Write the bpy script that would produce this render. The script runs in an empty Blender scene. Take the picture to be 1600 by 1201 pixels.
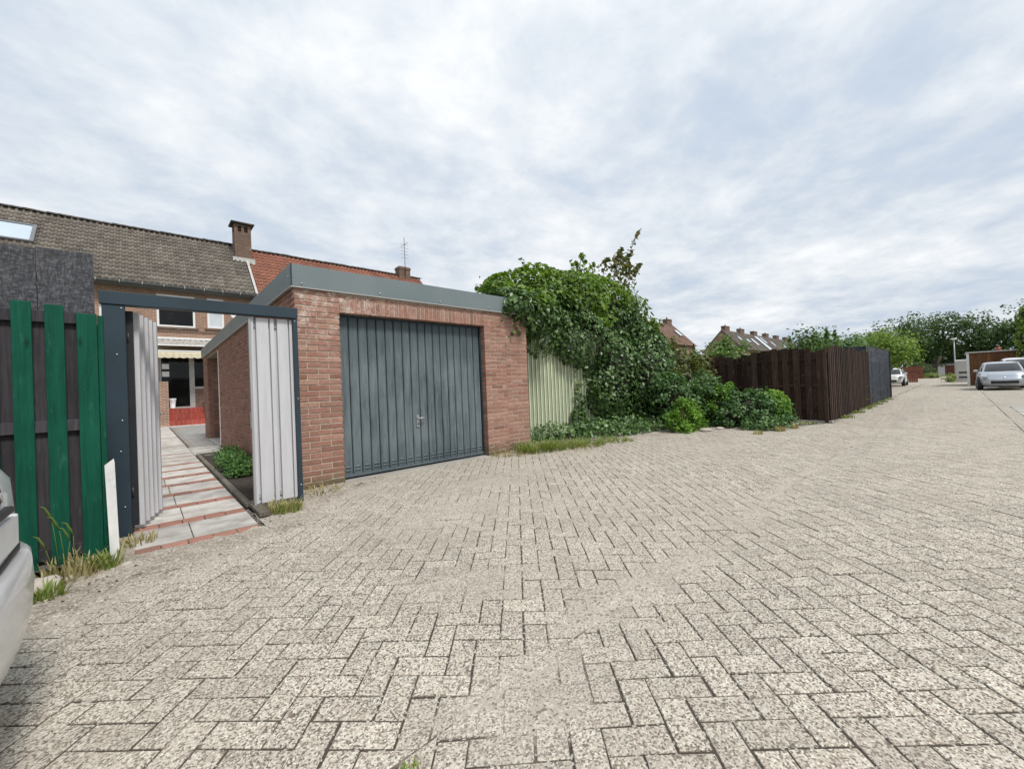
import bpy, math, random
import numpy as np
from mathutils import Vector, Matrix
random.seed(7); RNG = np.random.default_rng(11)
S = bpy.context.scene; COL = S.collection; R = math.radians
# ------------------------------------------------------------------ camera
F_PX, ROLL, PITCH, YAW, CAM_H = 632.0, 2.35, 0.5, 47.8, 1.12
cam = bpy.data.cameras.new('camera'); co = bpy.data.objects.new('camera', cam); COL.objects.link(co)
cam.sensor_fit = 'HORIZONTAL'; cam.sensor_width = 36.0; cam.lens = 36.0 * F_PX / 1600.0
cam.clip_start = 0.05; cam.clip_end = 3000
_a = R(YAW); _f = Vector((math.cos(_a), math.sin(_a), 0)); _r = Vector((math.sin(_a), -math.cos(_a), 0)); _u = Vector((0, 0, 1))
_p = R(PITCH); _f2 = _f * math.cos(_p) + _u * math.sin(_p); _u2 = _u * math.cos(_p) - _f * math.sin(_p)
_q = R(ROLL); _r3 = _r * math.cos(_q) - _u2 * math.sin(_q); _u3 = _u2 * math.cos(_q) + _r * math.sin(_q)
_m = Matrix((_r3, _u3, -_f2)).transposed().to_4x4(); _m.translation = (0, 0, CAM_H); co.matrix_world = _m
S.camera = co
# ------------------------------------------------------------------ sun, sky, exposure
SUN_EL, SUN_AZ = 56.0, (0.04, -1.0)           # veiled sun, high behind the camera
sd = Vector((SUN_AZ[0], SUN_AZ[1], 0)).normalized() * math.cos(R(SUN_EL)); sd.z = math.sin(R(SUN_EL))
sl = bpy.data.lights.new('sun', 'SUN'); sl.energy = 1.5; sl.angle = R(12); sl.color = (1.0, 0.955, 0.9)
so = bpy.data.objects.new('sun', sl); COL.objects.link(so); so.rotation_euler = sd.to_track_quat('Z', 'Y').to_euler()
S.view_settings.view_transform = 'Standard'; S.view_settings.look = 'None'; S.view_settings.gamma = 1
S.view_settings.exposure = 1.1; S.view_settings.use_curve_mapping = False
S.cycles.use_denoising = True; S.cycles.max_bounces = 6; S.cycles.transparent_max_bounces = 8
try: S.cycles.denoiser = 'OPENIMAGEDENOISE'
except Exception: pass

class NT:
    def __init__(s, tree): s.t = tree; s.N = tree.nodes; s.L = tree.links
    def n(s, typ, props=None, **ins):
        nd = s.N.new(typ)
        for k, v in (props or {}).items(): setattr(nd, k, v)
        for k, v in ins.items():
            sk = nd.inputs[int(k[1:])] if k[0] == 'i' and k[1:].isdigit() else nd.inputs[k.replace('_', ' ')]
            s.set(sk, v)
        return nd
    def set(s, sk, v):
        if isinstance(v, bpy.types.NodeSocket): s.L.new(v, sk)
        elif isinstance(v, bpy.types.Node): s.L.new(v.outputs[0], sk)
        else:
            if hasattr(sk.default_value, '__len__') and hasattr(v, '__len__') and len(sk.default_value) == 4 and len(v) == 3: v = (*v, 1)
            sk.default_value = v
    def math(s, op, a, b=0.0, clamp=False):
        nd = s.n('ShaderNodeMath', {'operation': op, 'use_clamp': clamp}, i0=a, i1=b); return nd.outputs[0]
    def mix(s, f, a, b, bt='MIX'):
        nd = s.N.new('ShaderNodeMix'); nd.data_type = 'RGBA'; nd.blend_type = bt
        s.set(nd.inputs[0], f); s.set(nd.inputs[6], a); s.set(nd.inputs[7], b); return nd.outputs[2]
    def noise(s, vec, scale, detail=4, rough=0.55, dist=0.0):
        return s.n('ShaderNodeTexNoise', None, Vector=vec, Scale=scale, Detail=detail, Roughness=rough, Distortion=dist).outputs[0]
    def ramp(s, f, stops, interp='LINEAR'):
        nd = s.N.new('ShaderNodeValToRGB'); s.set(nd.inputs[0], f); r = nd.color_ramp; r.interpolation = interp
        while len(r.elements) < len(stops): r.elements.new(0.5)
        for e, (p, c) in zip(r.elements, stops):
            e.position = p; e.color = (c, c, c, 1) if not hasattr(c, '__len__') else (*c, 1)
        return nd.outputs[0]
    def mapping(s, vec, scale=(1, 1, 1), loc=(0, 0, 0), rot=(0, 0, 0)):
        return s.n('ShaderNodeMapping', None, Vector=vec, Scale=scale, Location=loc, Rotation=rot).outputs[0]

w = bpy.data.worlds.new('World'); S.world = w; w.use_nodes = True
T = NT(w.node_tree); T.N.clear()
sky = T.n('ShaderNodeTexSky', {'sky_type': 'NISHITA', 'sun_disc': False, 'sun_elevation': R(SUN_EL), 'sun_rotation': math.atan2(sd.x, sd.y), 'air_density': 1.0, 'dust_density': 2.0, 'ozone_density': 1.5})
gen = T.n('ShaderNodeTexCoord').outputs['Generated']
sep = T.n('ShaderNodeSeparateXYZ', None, Vector=gen)
zz = T.math('ADD', T.math('MAXIMUM', sep.outputs[2], 0.0), 0.16)
cv = T.n('ShaderNodeCombineXYZ', None, X=T.math('DIVIDE', sep.outputs[0], zz), Y=T.math('DIVIDE', sep.outputs[1], zz), Z=0.0).outputs[0]
big = T.noise(T.mapping(cv, (0.72, 0.80, 1), (3.1, 1.7, 0), (0, 0, 0.5)), 1.0, 5, 0.52, 0.2)
mid = T.noise(T.mapping(cv, (2.1, 2.4, 1), (7.7, 4.2, 0), (0, 0, 0.7)), 1.0, 7, 0.6, 0.25)
fine = T.noise(T.mapping(cv, (6.0, 6.6, 1), (1.2, 9.0, 0), (0, 0, 0.4)), 1.0, 7, 0.62, 0.15)
dens = T.math('ADD', T.math('ADD', T.math('MULTIPLY', big, 0.60), T.math('MULTIPLY', mid, 0.50)), T.math('MULTIPLY', fine, 0.26))
cloud = T.ramp(dens, [(0.48, (3.95, 4.65, 5.65)), (0.58, (4.55, 5.15, 5.95)), (0.65, (5.3, 5.75, 6.3)), (0.73, (6.2, 6.5, 6.85)), (0.84, (7.5, 7.65, 7.8))])
gap = T.ramp(dens, [(0.40, 0.4), (0.50, 0.0)])
zen = T.math('ADD', 0.98, T.math('MULTIPLY', T.math('MAXIMUM', sep.outputs[2], 0.0), 0.14))
cloud = T.mix(1.0, cloud, zen, 'MULTIPLY')
skyc = T.mix(gap, cloud, T.mix(1.0, sky.outputs[0], (1.0, 1.0, 1.0), 'MULTIPLY'))
bg = T.n('ShaderNodeBackground', None, Color=skyc, Strength=0.062)
T.L.new(bg.outputs[0], T.n('ShaderNodeOutputWorld').inputs[0])

# ------------------------------------------------------------------ materials
def newmat(name):
    m = bpy.data.materials.new(name); m.use_nodes = True; t = NT(m.node_tree); t.N.clear()
    b = t.n('ShaderNodeBsdfPrincipled'); o = t.n('ShaderNodeOutputMaterial'); t.L.new(b.outputs[0], o.inputs[0])
    return m, t, b, o
def pos(t): return t.n('ShaderNodeNewGeometry').outputs['Position']
def attr(t, name='rnd'): return t.n('ShaderNodeAttribute', {'attribute_name': name}).outputs['Fac']
def bump(t, b, h, strength=0.3, dist=0.01):
    t.L.new(t.n('ShaderNodeBump', None, Strength=strength, Distance=dist, Height=h).outputs[0], b.inputs['Normal'])
def simple(name, c1, c2=None, scale=6.0, rough=0.6, metal=0.0, bs=0.0, bscale=None, stretch=(1, 1, 1), orand=0.0, spec=0.4, coat=0.0, bd=0.01, detail=5, lo=0.35, hi=0.65):
    m, t, b, o = newmat(name); p = t.mapping(pos(t), stretch)
    c2 = c2 or tuple(x * 0.8 for x in c1)
    nz = t.noise(p, scale, detail, 0.6); c = t.mix(t.ramp(nz, [(lo, 0), (hi, 1)]), c1, c2)
    if orand:
        rr = t.n('ShaderNodeObjectInfo').outputs['Random']
        c = t.mix(1.0, c, t.ramp(rr, [(0, 1 - orand), (1, 1 + orand)]), 'MULTIPLY')
    t.set(b.inputs['Base Color'], c); b.inputs['Roughness'].default_value = rough; b.inputs['Metallic'].default_value = metal
    b.inputs['Specular IOR Level'].default_value = spec; b.inputs['Coat Weight'].default_value = coat
    if bs: bump(t, b, t.noise(p, bscale or scale * 4, 4, 0.6), bs, bd)
    return m
M = {}
def leafmat(name, c1, c2, c3, rough=0.5, trans=0.3, clump=1.6, spec=0.35):
    m, t, b, o = newmat(name)
    f = t.math('ADD', t.math('MULTIPLY', attr(t), 0.65), t.math('MULTIPLY', t.noise(pos(t), clump, 3, 0.6), 0.45))
    c = t.ramp(f, [(0.12, c1), (0.52, c2), (0.92, c3)])
    t.set(b.inputs['Base Color'], c); b.inputs['Roughness'].default_value = rough; b.inputs['Specular IOR Level'].default_value = spec
    tr = t.n('ShaderNodeBsdfTranslucent', None, Color=t.mix(1.0, c, (1.25, 1.3, 0.6), 'MULTIPLY'))
    mx = t.n('ShaderNodeMixShader', None, i0=trans, i1=b.outputs[0], i2=tr.outputs[0]); t.L.new(mx.outputs[0], o.inputs[0])
    return m
M['ivy'] = leafmat('ivy_leaf', (0.018, 0.048, 0.012), (0.058, 0.125, 0.03), (0.17, 0.27, 0.085), 0.38, 0.2, 1.6, 0.5)
M['creeper'] = leafmat('creeper_leaf', (0.04, 0.09, 0.012), (0.11, 0.20, 0.028), (0.23, 0.34, 0.055), 0.5, 0.32, 1.6)
M['hop'] = leafmat('reddish_leaf', (0.05, 0.06, 0.02), (0.10, 0.12, 0.035), (0.20, 0.16, 0.06), 0.55, 0.3)
M['weed'] = leafmat('bright_weed_leaf', (0.07, 0.16, 0.02), (0.13, 0.27, 0.035), (0.26, 0.42, 0.07), 0.5, 0.4)
M['bramble'] = leafmat('bramble_leaf', (0.035, 0.09, 0.03), (0.075, 0.16, 0.045), (0.19, 0.30, 0.13), 0.45, 0.28)
M['olive'] = leafmat('olive_leaf', (0.06, 0.08, 0.02), (0.11, 0.14, 0.035), (0.19, 0.20, 0.06), 0.5, 0.3)
M['conifer'] = leafmat('conifer_leaf', (0.055, 0.12, 0.03), (0.10, 0.19, 0.05), (0.20, 0.29, 0.09), 0.55, 0.32)
M['darktree'] = leafmat('dark_tree_leaf', (0.026, 0.06, 0.018), (0.058, 0.115, 0.034), (0.125, 0.19, 0.06), 0.5, 0.28, 0.5)
M['yellowtree'] = leafmat('yellow_tree_leaf', (0.07, 0.13, 0.02), (0.14, 0.23, 0.04), (0.26, 0.36, 0.07), 0.5, 0.35, 0.9)
M['hedge'] = leafmat('hedge_leaf', (0.06, 0.12, 0.015), (0.14, 0.23, 0.03), (0.27, 0.37, 0.06), 0.5, 0.3, 1.2)
M['grass'] = leafmat('grass_blade', (0.09, 0.15, 0.03), (0.19, 0.26, 0.06), (0.36, 0.36, 0.15), 0.55, 0.35)
M['dry'] = leafmat('dry_grass_blade', (0.22, 0.18, 0.08), (0.36, 0.31, 0.15), (0.5, 0.44, 0.25), 0.6, 0.3)
M['boxplant'] = leafmat('box_leaf', (0.03, 0.09, 0.02), (0.07, 0.17, 0.04), (0.16, 0.29, 0.08), 0.4, 0.25, 4)

def paver_mat():
    m, t, b, o = newmat('washed_concrete_paver'); p = pos(t)
    vo = t.n('ShaderNodeTexVoronoi', {'feature': 'F1'}, Vector=p, Scale=165.0, Randomness=1.0)
    cell = t.n('ShaderNodeSeparateColor', None, Color=vo.outputs['Color']).outputs[0]
    cell2 = t.n('ShaderNodeSeparateColor', None, Color=vo.outputs['Color']).outputs[1]
    fn = t.noise(p, 260, 2, 0.6)
    v = t.math('ADD', t.math('MULTIPLY', cell, 0.72), t.math('MULTIPLY', fn, 0.30))
    c = t.ramp(v, [(0.15, (0.055, 0.046, 0.037)), (0.30, (0.16, 0.138, 0.112)), (0.42, (0.39, 0.355, 0.295)), (0.70, (0.53, 0.495, 0.42)), (0.95, (0.73, 0.70, 0.615))])
    c = t.mix(t.math('MULTIPLY', t.math('GREATER_THAN', cell2, 0.86), 0.55), c, (0.26, 0.175, 0.13))
    c = t.mix(1.0, c, t.ramp(attr(t), [(0, 0.88), (0.5, 0.99), (1, 1.09)]), 'MULTIPLY')
    dirt = t.ramp(t.noise(p, 1.1, 6, 0.62, 0.4), [(0.45, 0.0), (0.75, 0.4)])
    c = t.mix(dirt, c, (0.25, 0.215, 0.175))
    warm = t.ramp(t.noise(t.mapping(p, (1, 1, 1), (9, 3, 0)), 0.55, 4, 0.6), [(0.4, 0), (0.65, 0.25)])
    c = t.mix(warm, c, (0.40, 0.36, 0.30))
    du = t.math('MULTIPLY', attr(t, 'dust'), t.ramp(t.noise(p, 30, 4, 0.7), [(0.3, 0.25), (0.65, 0.9)]))
    c = t.mix(du, c, t.mix(t.ramp(fn, [(0.3, 0), (0.7, 1)]), (0.27, 0.235, 0.195), (0.47, 0.43, 0.37)))
    t.set(b.inputs['Base Color'], c); b.inputs['Roughness'].default_value = 0.92; b.inputs['Specular IOR Level'].default_value = 0.25
    bump(t, b, t.math('ADD', v, t.math('MULTIPLY', fn, 0.4)), 0.45, 0.0035)
    return m
M['paver'] = paver_mat()
def sand_mat():
    m, t, b, o = newmat('joint_sand'); p = pos(t)
    f = t.noise(p, 150, 3, 0.7); g = t.noise(p, 2.6, 6, 0.65); fr = t.ramp(f, [(0.32, 0), (0.68, 1)])
    vo = t.n('ShaderNodeTexVoronoi', {'feature': 'F1'}, Vector=p, Scale=95.0)
    sp = t.n('ShaderNodeSeparateColor', None, Color=vo.outputs['Color']).outputs[0]
    pale = t.mix(fr, (0.30, 0.265, 0.215), (0.49, 0.45, 0.385)); soil = t.mix(fr, (0.10, 0.08, 0.06), (0.27, 0.225, 0.175)); joint = t.mix(fr, (0.04, 0.034, 0.027), (0.105, 0.09, 0.073))
    c = t.mix(t.ramp(attr(t, 'cov'), [(0.16, 0), (0.42, 1)]), joint, pale)
    c = t.mix(t.math('MULTIPLY', attr(t, 'soil'), t.ramp(g, [(0.36, 0.15), (0.60, 1.0)])), c, soil)
    c = t.mix(t.math('MULTIPLY', t.math('LESS_THAN', sp, 0.16), 0.6), c, (0.075, 0.062, 0.05)); c = t.mix(t.math('MULTIPLY', t.math('GREATER_THAN', sp, 0.86), 0.7), c, (0.55, 0.52, 0.46))
    t.set(b.inputs['Base Color'], c); b.inputs['Roughness'].default_value = 0.97; b.inputs['Specular IOR Level'].default_value = 0.15
    bump(t, b, t.math('ADD', f, t.noise(p, 40, 3)), 0.6, 0.006)
    return m
M['sand'] = sand_mat(); M['jointbed'] = simple('dark_joint_sand', (0.10, 0.085, 0.07), (0.16, 0.135, 0.11), 8, 0.97)
def brick_mat(name, tones, white=0.0, moss=0.0, pale_scale=6.0):
    m, t, b, o = newmat(name); p = pos(t)
    rr = t.math('FRACT', t.math('ADD', attr(t), t.n('ShaderNodeObjectInfo').outputs['Random']))
    c = t.ramp(rr, [(i / (len(tones) - 1), k) for i, k in enumerate(tones)])
    nz = t.noise(p, 38, 5, 0.65)
    c = t.mix(1.0, c, t.ramp(nz, [(0.25, 0.72), (0.75, 1.22)]), 'MULTIPLY')
    sp = t.n('ShaderNodeSeparateXYZ', None, Vector=p)
    if white:
        wm = t.math('MULTIPLY', t.ramp(t.noise(p, 9, 6, 0.7, 0.6), [(0.48, 0), (0.66, 1)]), t.math('MULTIPLY', t.ramp(sp.outputs[2], [(0.0, 0), (1, 1)]), white))
        hz = t.n('ShaderNodeMapRange', None, Value=sp.outputs[2], i1=1.5, i2=2.35, i3=0.08, i4=1.0).outputs[0]
        hx = t.n('ShaderNodeMapRange', None, Value=sp.outputs[0], i1=1.9, i2=3.0, i3=1.0, i4=0.12).outputs[0]
        c = t.mix(t.math('MULTIPLY', wm, t.math('MULTIPLY', hz, hx)), c, (0.66, 0.6, 0.53))
    if moss:
        mz = t.n('ShaderNodeMapRange', None, Value=t.math('ADD', sp.outputs[2], t.math('MULTIPLY', t.noise(p, 7, 4), 0.25)), i1=0.14, i2=0.36, i3=0.75, i4=0.0).outputs[0]
        c = t.mix(t.math('MULTIPLY', mz, moss), c, (0.10, 0.105, 0.05))
    t.set(b.inputs['Base Color'], c); b.inputs['Roughness'].default_value = 0.9; b.inputs['Specular IOR Level'].default_value = 0.2
    bump(t, b, nz, 0.5, 0.006)
    return m
M['brick'] = brick_mat('red_clay_brick', [(0.265, 0.132, 0.098), (0.34, 0.185, 0.14), (0.295, 0.153, 0.118), (0.385, 0.232, 0.175), (0.225, 0.12, 0.092), (0.34, 0.196, 0.15)], 0.95, 1.0)
M['brickside'] = brick_mat('brown_clay_brick', [(0.20, 0.10, 0.072), (0.27, 0.135, 0.098), (0.235, 0.115, 0.085), (0.31, 0.16, 0.115), (0.17, 0.09, 0.07)], 0, 0.6)
M['mortar'] = simple('lime_mortar', (0.50, 0.43, 0.35), (0.37, 0.31, 0.25), 14, 0.95, bs=0.4, bscale=90, bd=0.004)
M['mortar_dark'] = simple('grey_mortar', (0.20, 0.165, 0.14), (0.30, 0.26, 0.22), 14, 0.95, bs=0.4, bscale=90, bd=0.004)
def facade_mat(name, c1, c2, mort, axis='x'):
    m, t, b, o = newmat(name); p = pos(t); s = t.n('ShaderNodeSeparateXYZ', None, Vector=p)
    v = t.n('ShaderNodeCombineXYZ', None, X=s.outputs[0] if axis == 'x' else s.outputs[1], Y=s.outputs[2], Z=0.0).outputs[0]
    bt = t.n('ShaderNodeTexBrick', {'offset': 0.5}, Vector=v, Color1=c1, Color2=c2, Mortar=mort, Scale=1.0, Mortar_Size=0.012, Mortar_Smooth=0.2, Bias=0.0, Brick_Width=0.25, Row_Height=0.07)
    c = t.mix(1.0, bt.outputs[0], t.ramp(t.noise(p, 1.3, 6, 0.65), [(0.3, 0.78), (0.7, 1.18)]), 'MULTIPLY')
    c = t.mix(t.ramp(t.noise(t.mapping(p, (1, 1, 3)), 3.5, 5, 0.7), [(0.58, 0), (0.75, 0.5)]), c, (0.52, 0.44, 0.36))
    t.set(b.inputs['Base Color'], c); b.inputs['Roughness'].default_value = 0.9
    bump(t, b, t.math('SUBTRACT', 1.0, bt.outputs[1]), 0.8, 0.012)
    return m
M['facade'] = facade_mat('house_brickwork', (0.34, 0.175, 0.115), (0.25, 0.125, 0.085), (0.42, 0.35, 0.28))
M['facadeX'] = facade_mat('gable_brickwork', (0.34, 0.17, 0.12), (0.26, 0.125, 0.09), (0.40, 0.33, 0.27), 'y')
def door_mat():
    m, t, b, o = newmat('chalky_slate_paint'); p = pos(t)
    st = t.noise(t.mapping(p, (14, 14, 1.1)), 1.6, 7, 0.68, 0.3); bl = t.noise(p, 1.3, 4, 0.55)
    f = t.ramp(t.math('ADD', t.math('MULTIPLY', st, 0.62), t.math('MULTIPLY', bl, 0.42)), [(0.38, 0.0), (0.58, 0.65), (0.76, 1.0)])
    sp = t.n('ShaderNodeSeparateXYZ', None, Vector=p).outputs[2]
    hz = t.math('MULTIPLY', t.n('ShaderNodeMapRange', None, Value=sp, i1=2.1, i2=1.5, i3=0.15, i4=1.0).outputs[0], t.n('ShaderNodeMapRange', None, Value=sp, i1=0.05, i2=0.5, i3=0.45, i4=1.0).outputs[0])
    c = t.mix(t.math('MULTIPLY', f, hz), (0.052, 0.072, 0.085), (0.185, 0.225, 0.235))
    c = t.mix(t.ramp(t.noise(t.mapping(p, (18, 18, 1.5)), 2.0, 4, 0.7), [(0.62, 0), (0.74, 0.35)]), c, (0.30, 0.33, 0.33))
    t.set(b.inputs['Base Color'], c); b.inputs['Roughness'].default_value = 0.55; b.inputs['Specular IOR Level'].default_value = 0.35
    return m
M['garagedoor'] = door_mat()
M['fascia'] = simple('grey_zinc_fascia', (0.145, 0.18, 0.19), (0.17, 0.205, 0.215), 1.5, 0.45, spec=0.4)
M['anthracite'] = simple('anthracite_powder_coat', (0.024, 0.040, 0.054), (0.03, 0.05, 0.066), 3, 0.5, spec=0.3)
M['lip'] = simple('pale_metal_lip', (0.5, 0.5, 0.48), rough=0.4)
M['roofing'] = simple('roofing_felt', (0.10, 0.10, 0.10), rough=0.9)
M['screw'] = simple('screw_steel', (0.6, 0.62, 0.62), rough=0.3, metal=0.7)
M['whitesheet'] = simple('white_coated_sheet', (0.55, 0.55, 0.57), (0.45, 0.45, 0.455), 2.2, 0.42, spec=0.4, stretch=(9, 9, 0.7), detail=7, lo=0.42, hi=0.75)
M['greysheet'] = simple('grey_coated_sheet', (0.30, 0.30, 0.31), (0.36, 0.36, 0.37), 2, 0.45, spec=0.5)
def wood(name, c1, c2, c3=None, grain=(22, 22, 1.4), rough=0.75, flake=0.0, orand=0.18):
    m, t, b, o = newmat(name); p = pos(t); rr = t.n('ShaderNodeObjectInfo').outputs['Random']
    off = t.n('ShaderNodeCombineXYZ', None, X=t.math('MULTIPLY', rr, 13.0), Y=0.0, Z=t.math('MULTIPLY', rr, 7.0)).outputs[0]
    q = t.n('ShaderNodeVectorMath', {'operation': 'ADD'}, i0=p, i1=off).outputs[0]
    g = t.noise(t.mapping(q, grain), 2.0, 6, 0.65, 0.8); k = t.noise(q, 3.2, 4, 0.6)
    c = t.mix(t.ramp(g, [(0.35, 0), (0.68, 1)]), c1, c2)
    c = t.mix(1.0, c, t.ramp(rr, [(0, 1 - orand), (1, 1 + orand)]), 'MULTIPLY')
    c = t.mix(1.0, c, t.ramp(k, [(0.3, 0.8), (0.7, 1.15)]), 'MULTIPLY')
    if c3: c = t.mix(t.ramp(t.noise(t.mapping(q, (9, 9, 2.2)), 2.5, 6, 0.7), [(0.60, 0), (0.70, flake)]), c, c3)
    kn = t.n('ShaderNodeTexVoronoi', {'feature': 'F1'}, Vector=t.mapping(q, (9, 9, 3.2)), Scale=1.0).outputs['Distance']
    c = t.mix(t.ramp(kn, [(0.06, 0.7), (0.15, 0.0)]), c, tuple(x * .35 for x in c1))
    t.set(b.inputs['Base Color'], c); b.inputs['Roughness'].default_value = rough; b.inputs['Specular IOR Level'].default_value = 0.15
    bump(t, b, g, 0.45, 0.004); return m
M['greenwood'] = wood('green_painted_wood', (0.003, 0.058, 0.034), (0.007, 0.086, 0.053), (0.04, 0.13, 0.09), flake=0.6, rough=0.7, orand=0.12)
M['greywood'] = wood('weathered_grey_wood', (0.040, 0.038, 0.043), (0.075, 0.07, 0.077), (0.14, 0.12, 0.11), flake=0.3)
M['greenedge'] = wood('flaked_green_edge', (0.25, 0.3, 0.25), (0.012, 0.1, 0.07))
M['brownwood'] = wood('dark_stained_wood', (0.026, 0.016, 0.0118), (0.066, 0.041, 0.031), (0.17, 0.13, 0.10), flake=0.75, orand=0.45)
M['whitewood'] = wood('flaking_white_wood', (0.6, 0.6, 0.58), (0.7, 0.7, 0.68), (0.2, 0.17, 0.14), grain=(10, 10, 3), flake=0.9)
M['shedwood'] = wood('brown_larch_wood', (0.13, 0.062, 0.03), (0.20, 0.10, 0.05), (0.07, 0.04, 0.025), flake=0.5, grain=(6, 6, 0.8))
M['redwood'] = wood('red_brown_wood', (0.16, 0.065, 0.045), (0.22, 0.09, 0.06), grain=(2, 2, 20))
M['oldtimber'] = wood('rotten_edging_wood', (0.10, 0.09, 0.075), (0.2, 0.18, 0.15))
def osb_mat():
    m, t, b, o = newmat('stained_osb'); p = pos(t)
    a = t.n('ShaderNodeTexVoronoi', {'feature': 'F1'}, Vector=t.mapping(p, (60, 10, 16), (0, 0, 0), (0, 0.75, 0)), Scale=1.6, Randomness=1.0)
    a2 = t.n('ShaderNodeTexVoronoi', {'feature': 'F1'}, Vector=t.mapping(p, (15, 10, 62), (4, 0, 2), (0, 0.4, 0)), Scale=1.6, Randomness=1.0)
    g1 = t.n('ShaderNodeSeparateColor', None, Color=a.outputs['Color']).outputs[0]; g2 = t.n('ShaderNodeSeparateColor', None, Color=a2.outputs['Color']).outputs[1]
    f = t.math('ADD', t.math('MULTIPLY', g1, 0.5), t.math('MULTIPLY', g2, 0.5))
    c = t.ramp(f, [(0.15, (0.022, 0.023, 0.028)), (0.5, (0.048, 0.05, 0.058)), (0.88, (0.12, 0.12, 0.13))])
    c = t.mix(t.ramp(t.noise(p, 5, 5, 0.7), [(0.68, 0), (0.76, 0.6)]), c, (0.28, 0.23, 0.16))
    t.set(b.inputs['Base Color'], c); b.inputs['Roughness'].default_value = 0.7; bump(t, b, f, 0.6, 0.006); return m
M['osb'] = osb_mat()
M['corrugated'] = simple('pale_green_sheet', (0.30, 0.345, 0.21), (0.36, 0.40, 0.27), 2.0, 0.5, lo=0.3, hi=0.7)
M['rib'] = simple('lit_rib_edge', (0.74, 0.78, 0.62), rough=0.5)  # light on the rib faces painted in as a paler colour
M['greyfence'] = simple('anthracite_pvc_strip', (0.048, 0.058, 0.078), (0.058, 0.07, 0.092), 3, 0.5, orand=0.15, spec=0.25)
M['darkmetal'] = simple('dark_metal', (0.03, 0.032, 0.036), rough=0.5)
def tile_mat(name, a, b2, c3, moss):
    m, t, b, o = newmat(name); p = pos(t)
    c = t.ramp(t.math('FRACT', attr(t)), [(0, a), (0.5, b2), (1, c3)])
    n1 = t.noise(p, 0.9, 6, 0.65); c = t.mix(1.0, c, t.ramp(n1, [(0.3, 0.7), (0.7, 1.2)]), 'MULTIPLY')
    c = t.mix(t.ramp(t.noise(p, 3.0, 6, 0.7), [(0.58, 0), (0.72, moss)]), c, (0.055, 0.052, 0.045))
    t.set(b.inputs['Base Color'], c); b.inputs['Roughness'].default_value = 0.85; bump(t, b, t.noise(p, 30, 3), 0.3, 0.01); return m
M['greytile'] = tile_mat('weathered_grey_tile', (0.118, 0.10, 0.083), (0.155, 0.136, 0.114), (0.19, 0.168, 0.14), 0.55)
M['redtile'] = tile_mat('red_clay_tile', (0.235, 0.095, 0.06), (0.28, 0.115, 0.075), (0.21, 0.09, 0.06), 0.5)
M['dullred'] = tile_mat('dull_red_tile', (0.17, 0.10, 0.075), (0.20, 0.12, 0.09), (0.15, 0.095, 0.075), 0.5)
M['browntile'] = tile_mat('brown_roof_tile', (0.10, 0.085, 0.07), (0.13, 0.11, 0.09), (0.15, 0.13, 0.105), 0.4)
M['ridge'] = simple('mossy_ridge_tile', (0.05, 0.048, 0.045), (0.12, 0.105, 0.09), 3, 0.9)
M['chimney'] = facade_mat('chimney_brickwork', (0.17, 0.095, 0.065), (0.12, 0.07, 0.05), (0.20, 0.16, 0.125))
M['white'] = simple('white_window_frame', (0.78, 0.78, 0.77), (0.74, 0.74, 0.73), 2, 0.4)
M['greyframe'] = simple('grey_window_frame', (0.42, 0.42, 0.40), rough=0.45)
def glass(name, c, rough=0.04, spec=0.5):
    m, t, b, o = newmat(name); b.inputs['Base Color'].default_value = (*c, 1); b.inputs['Roughness'].default_value = rough
    b.inputs['Specular IOR Level'].default_value = spec; p = pos(t)
    t.set(b.inputs['Base Color'], t.mix(t.ramp(t.noise(p, 2.2, 4, 0.6), [(0.52, 0), (0.7, 1)]), c, tuple(x * 2.2 + 0.004 for x in c))); return m
M['darkglass'] = glass('dark_window_glass', (0.006, 0.007, 0.007), 0.06, 0.25)
M['skyglass'] = simple('roof_window_glass', (0.42, 0.50, 0.56), (0.46, 0.54, 0.6), 1.0, 0.12, spec=0.8)
M['curtain'] = simple('window_net_curtain', (0.62, 0.65, 0.68), (0.52, 0.56, 0.6), 9, 0.5, stretch=(6, 1, 0.3))
M['carglass'] = glass('car_window_glass', (0.012, 0.014, 0.016), 0.03, 0.8)
M['gutter'] = simple('grey_gutter', (0.17, 0.18, 0.19), rough=0.5)
M['awning'] = simple('cream_awning_cloth', (0.68, 0.62, 0.47), (0.60, 0.53, 0.38), 5, 0.85, stretch=(4, 0.3, 0.3))
def poly_mat():
    m, t, b, o = newmat('clouded_corrugated_plastic'); p = pos(t)
    c = t.mix(t.ramp(t.noise(p, 7, 6, 0.7), [(0.38, 0), (0.62, 1)]), (0.50, 0.48, 0.44), (0.26, 0.25, 0.23))
    t.set(b.inputs['Base Color'], c); b.inputs['Roughness'].default_value = 0.4; return m
M['poly'] = poly_mat()
M['redstep'] = simple('red_glazed_tile', (0.36, 0.07, 0.048), (0.30, 0.055, 0.04), 7, 0.4, orand=0.15)
M['slab'] = simple('pale_concrete_slab', (0.52, 0.505, 0.47), (0.31, 0.29, 0.26), 4.5, 0.9, bs=0.35, bscale=80, bd=0.004, orand=0.16, detail=8, lo=0.4, hi=0.68)
M['clinker'] = simple('red_path_brick', (0.33, 0.16, 0.118), (0.24, 0.13, 0.10), 9, 0.88, bs=0.3, bscale=60, bd=0.004, orand=0.2)
M['greypaver'] = simple('grey_patio_paver', (0.24, 0.235, 0.225), (0.32, 0.31, 0.29), 3, 0.9, orand=0.15)
M['soil'] = simple('dark_garden_soil', (0.035, 0.028, 0.022), (0.07, 0.057, 0.045), 20, 0.97, bs=0.9, bscale=35, bd=0.03)
M['ground'] = simple('bare_earth', (0.17, 0.15, 0.105), (0.11, 0.13, 0.055), 0.8, 0.97, bs=0.5, bscale=12, bd=0.02)
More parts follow.
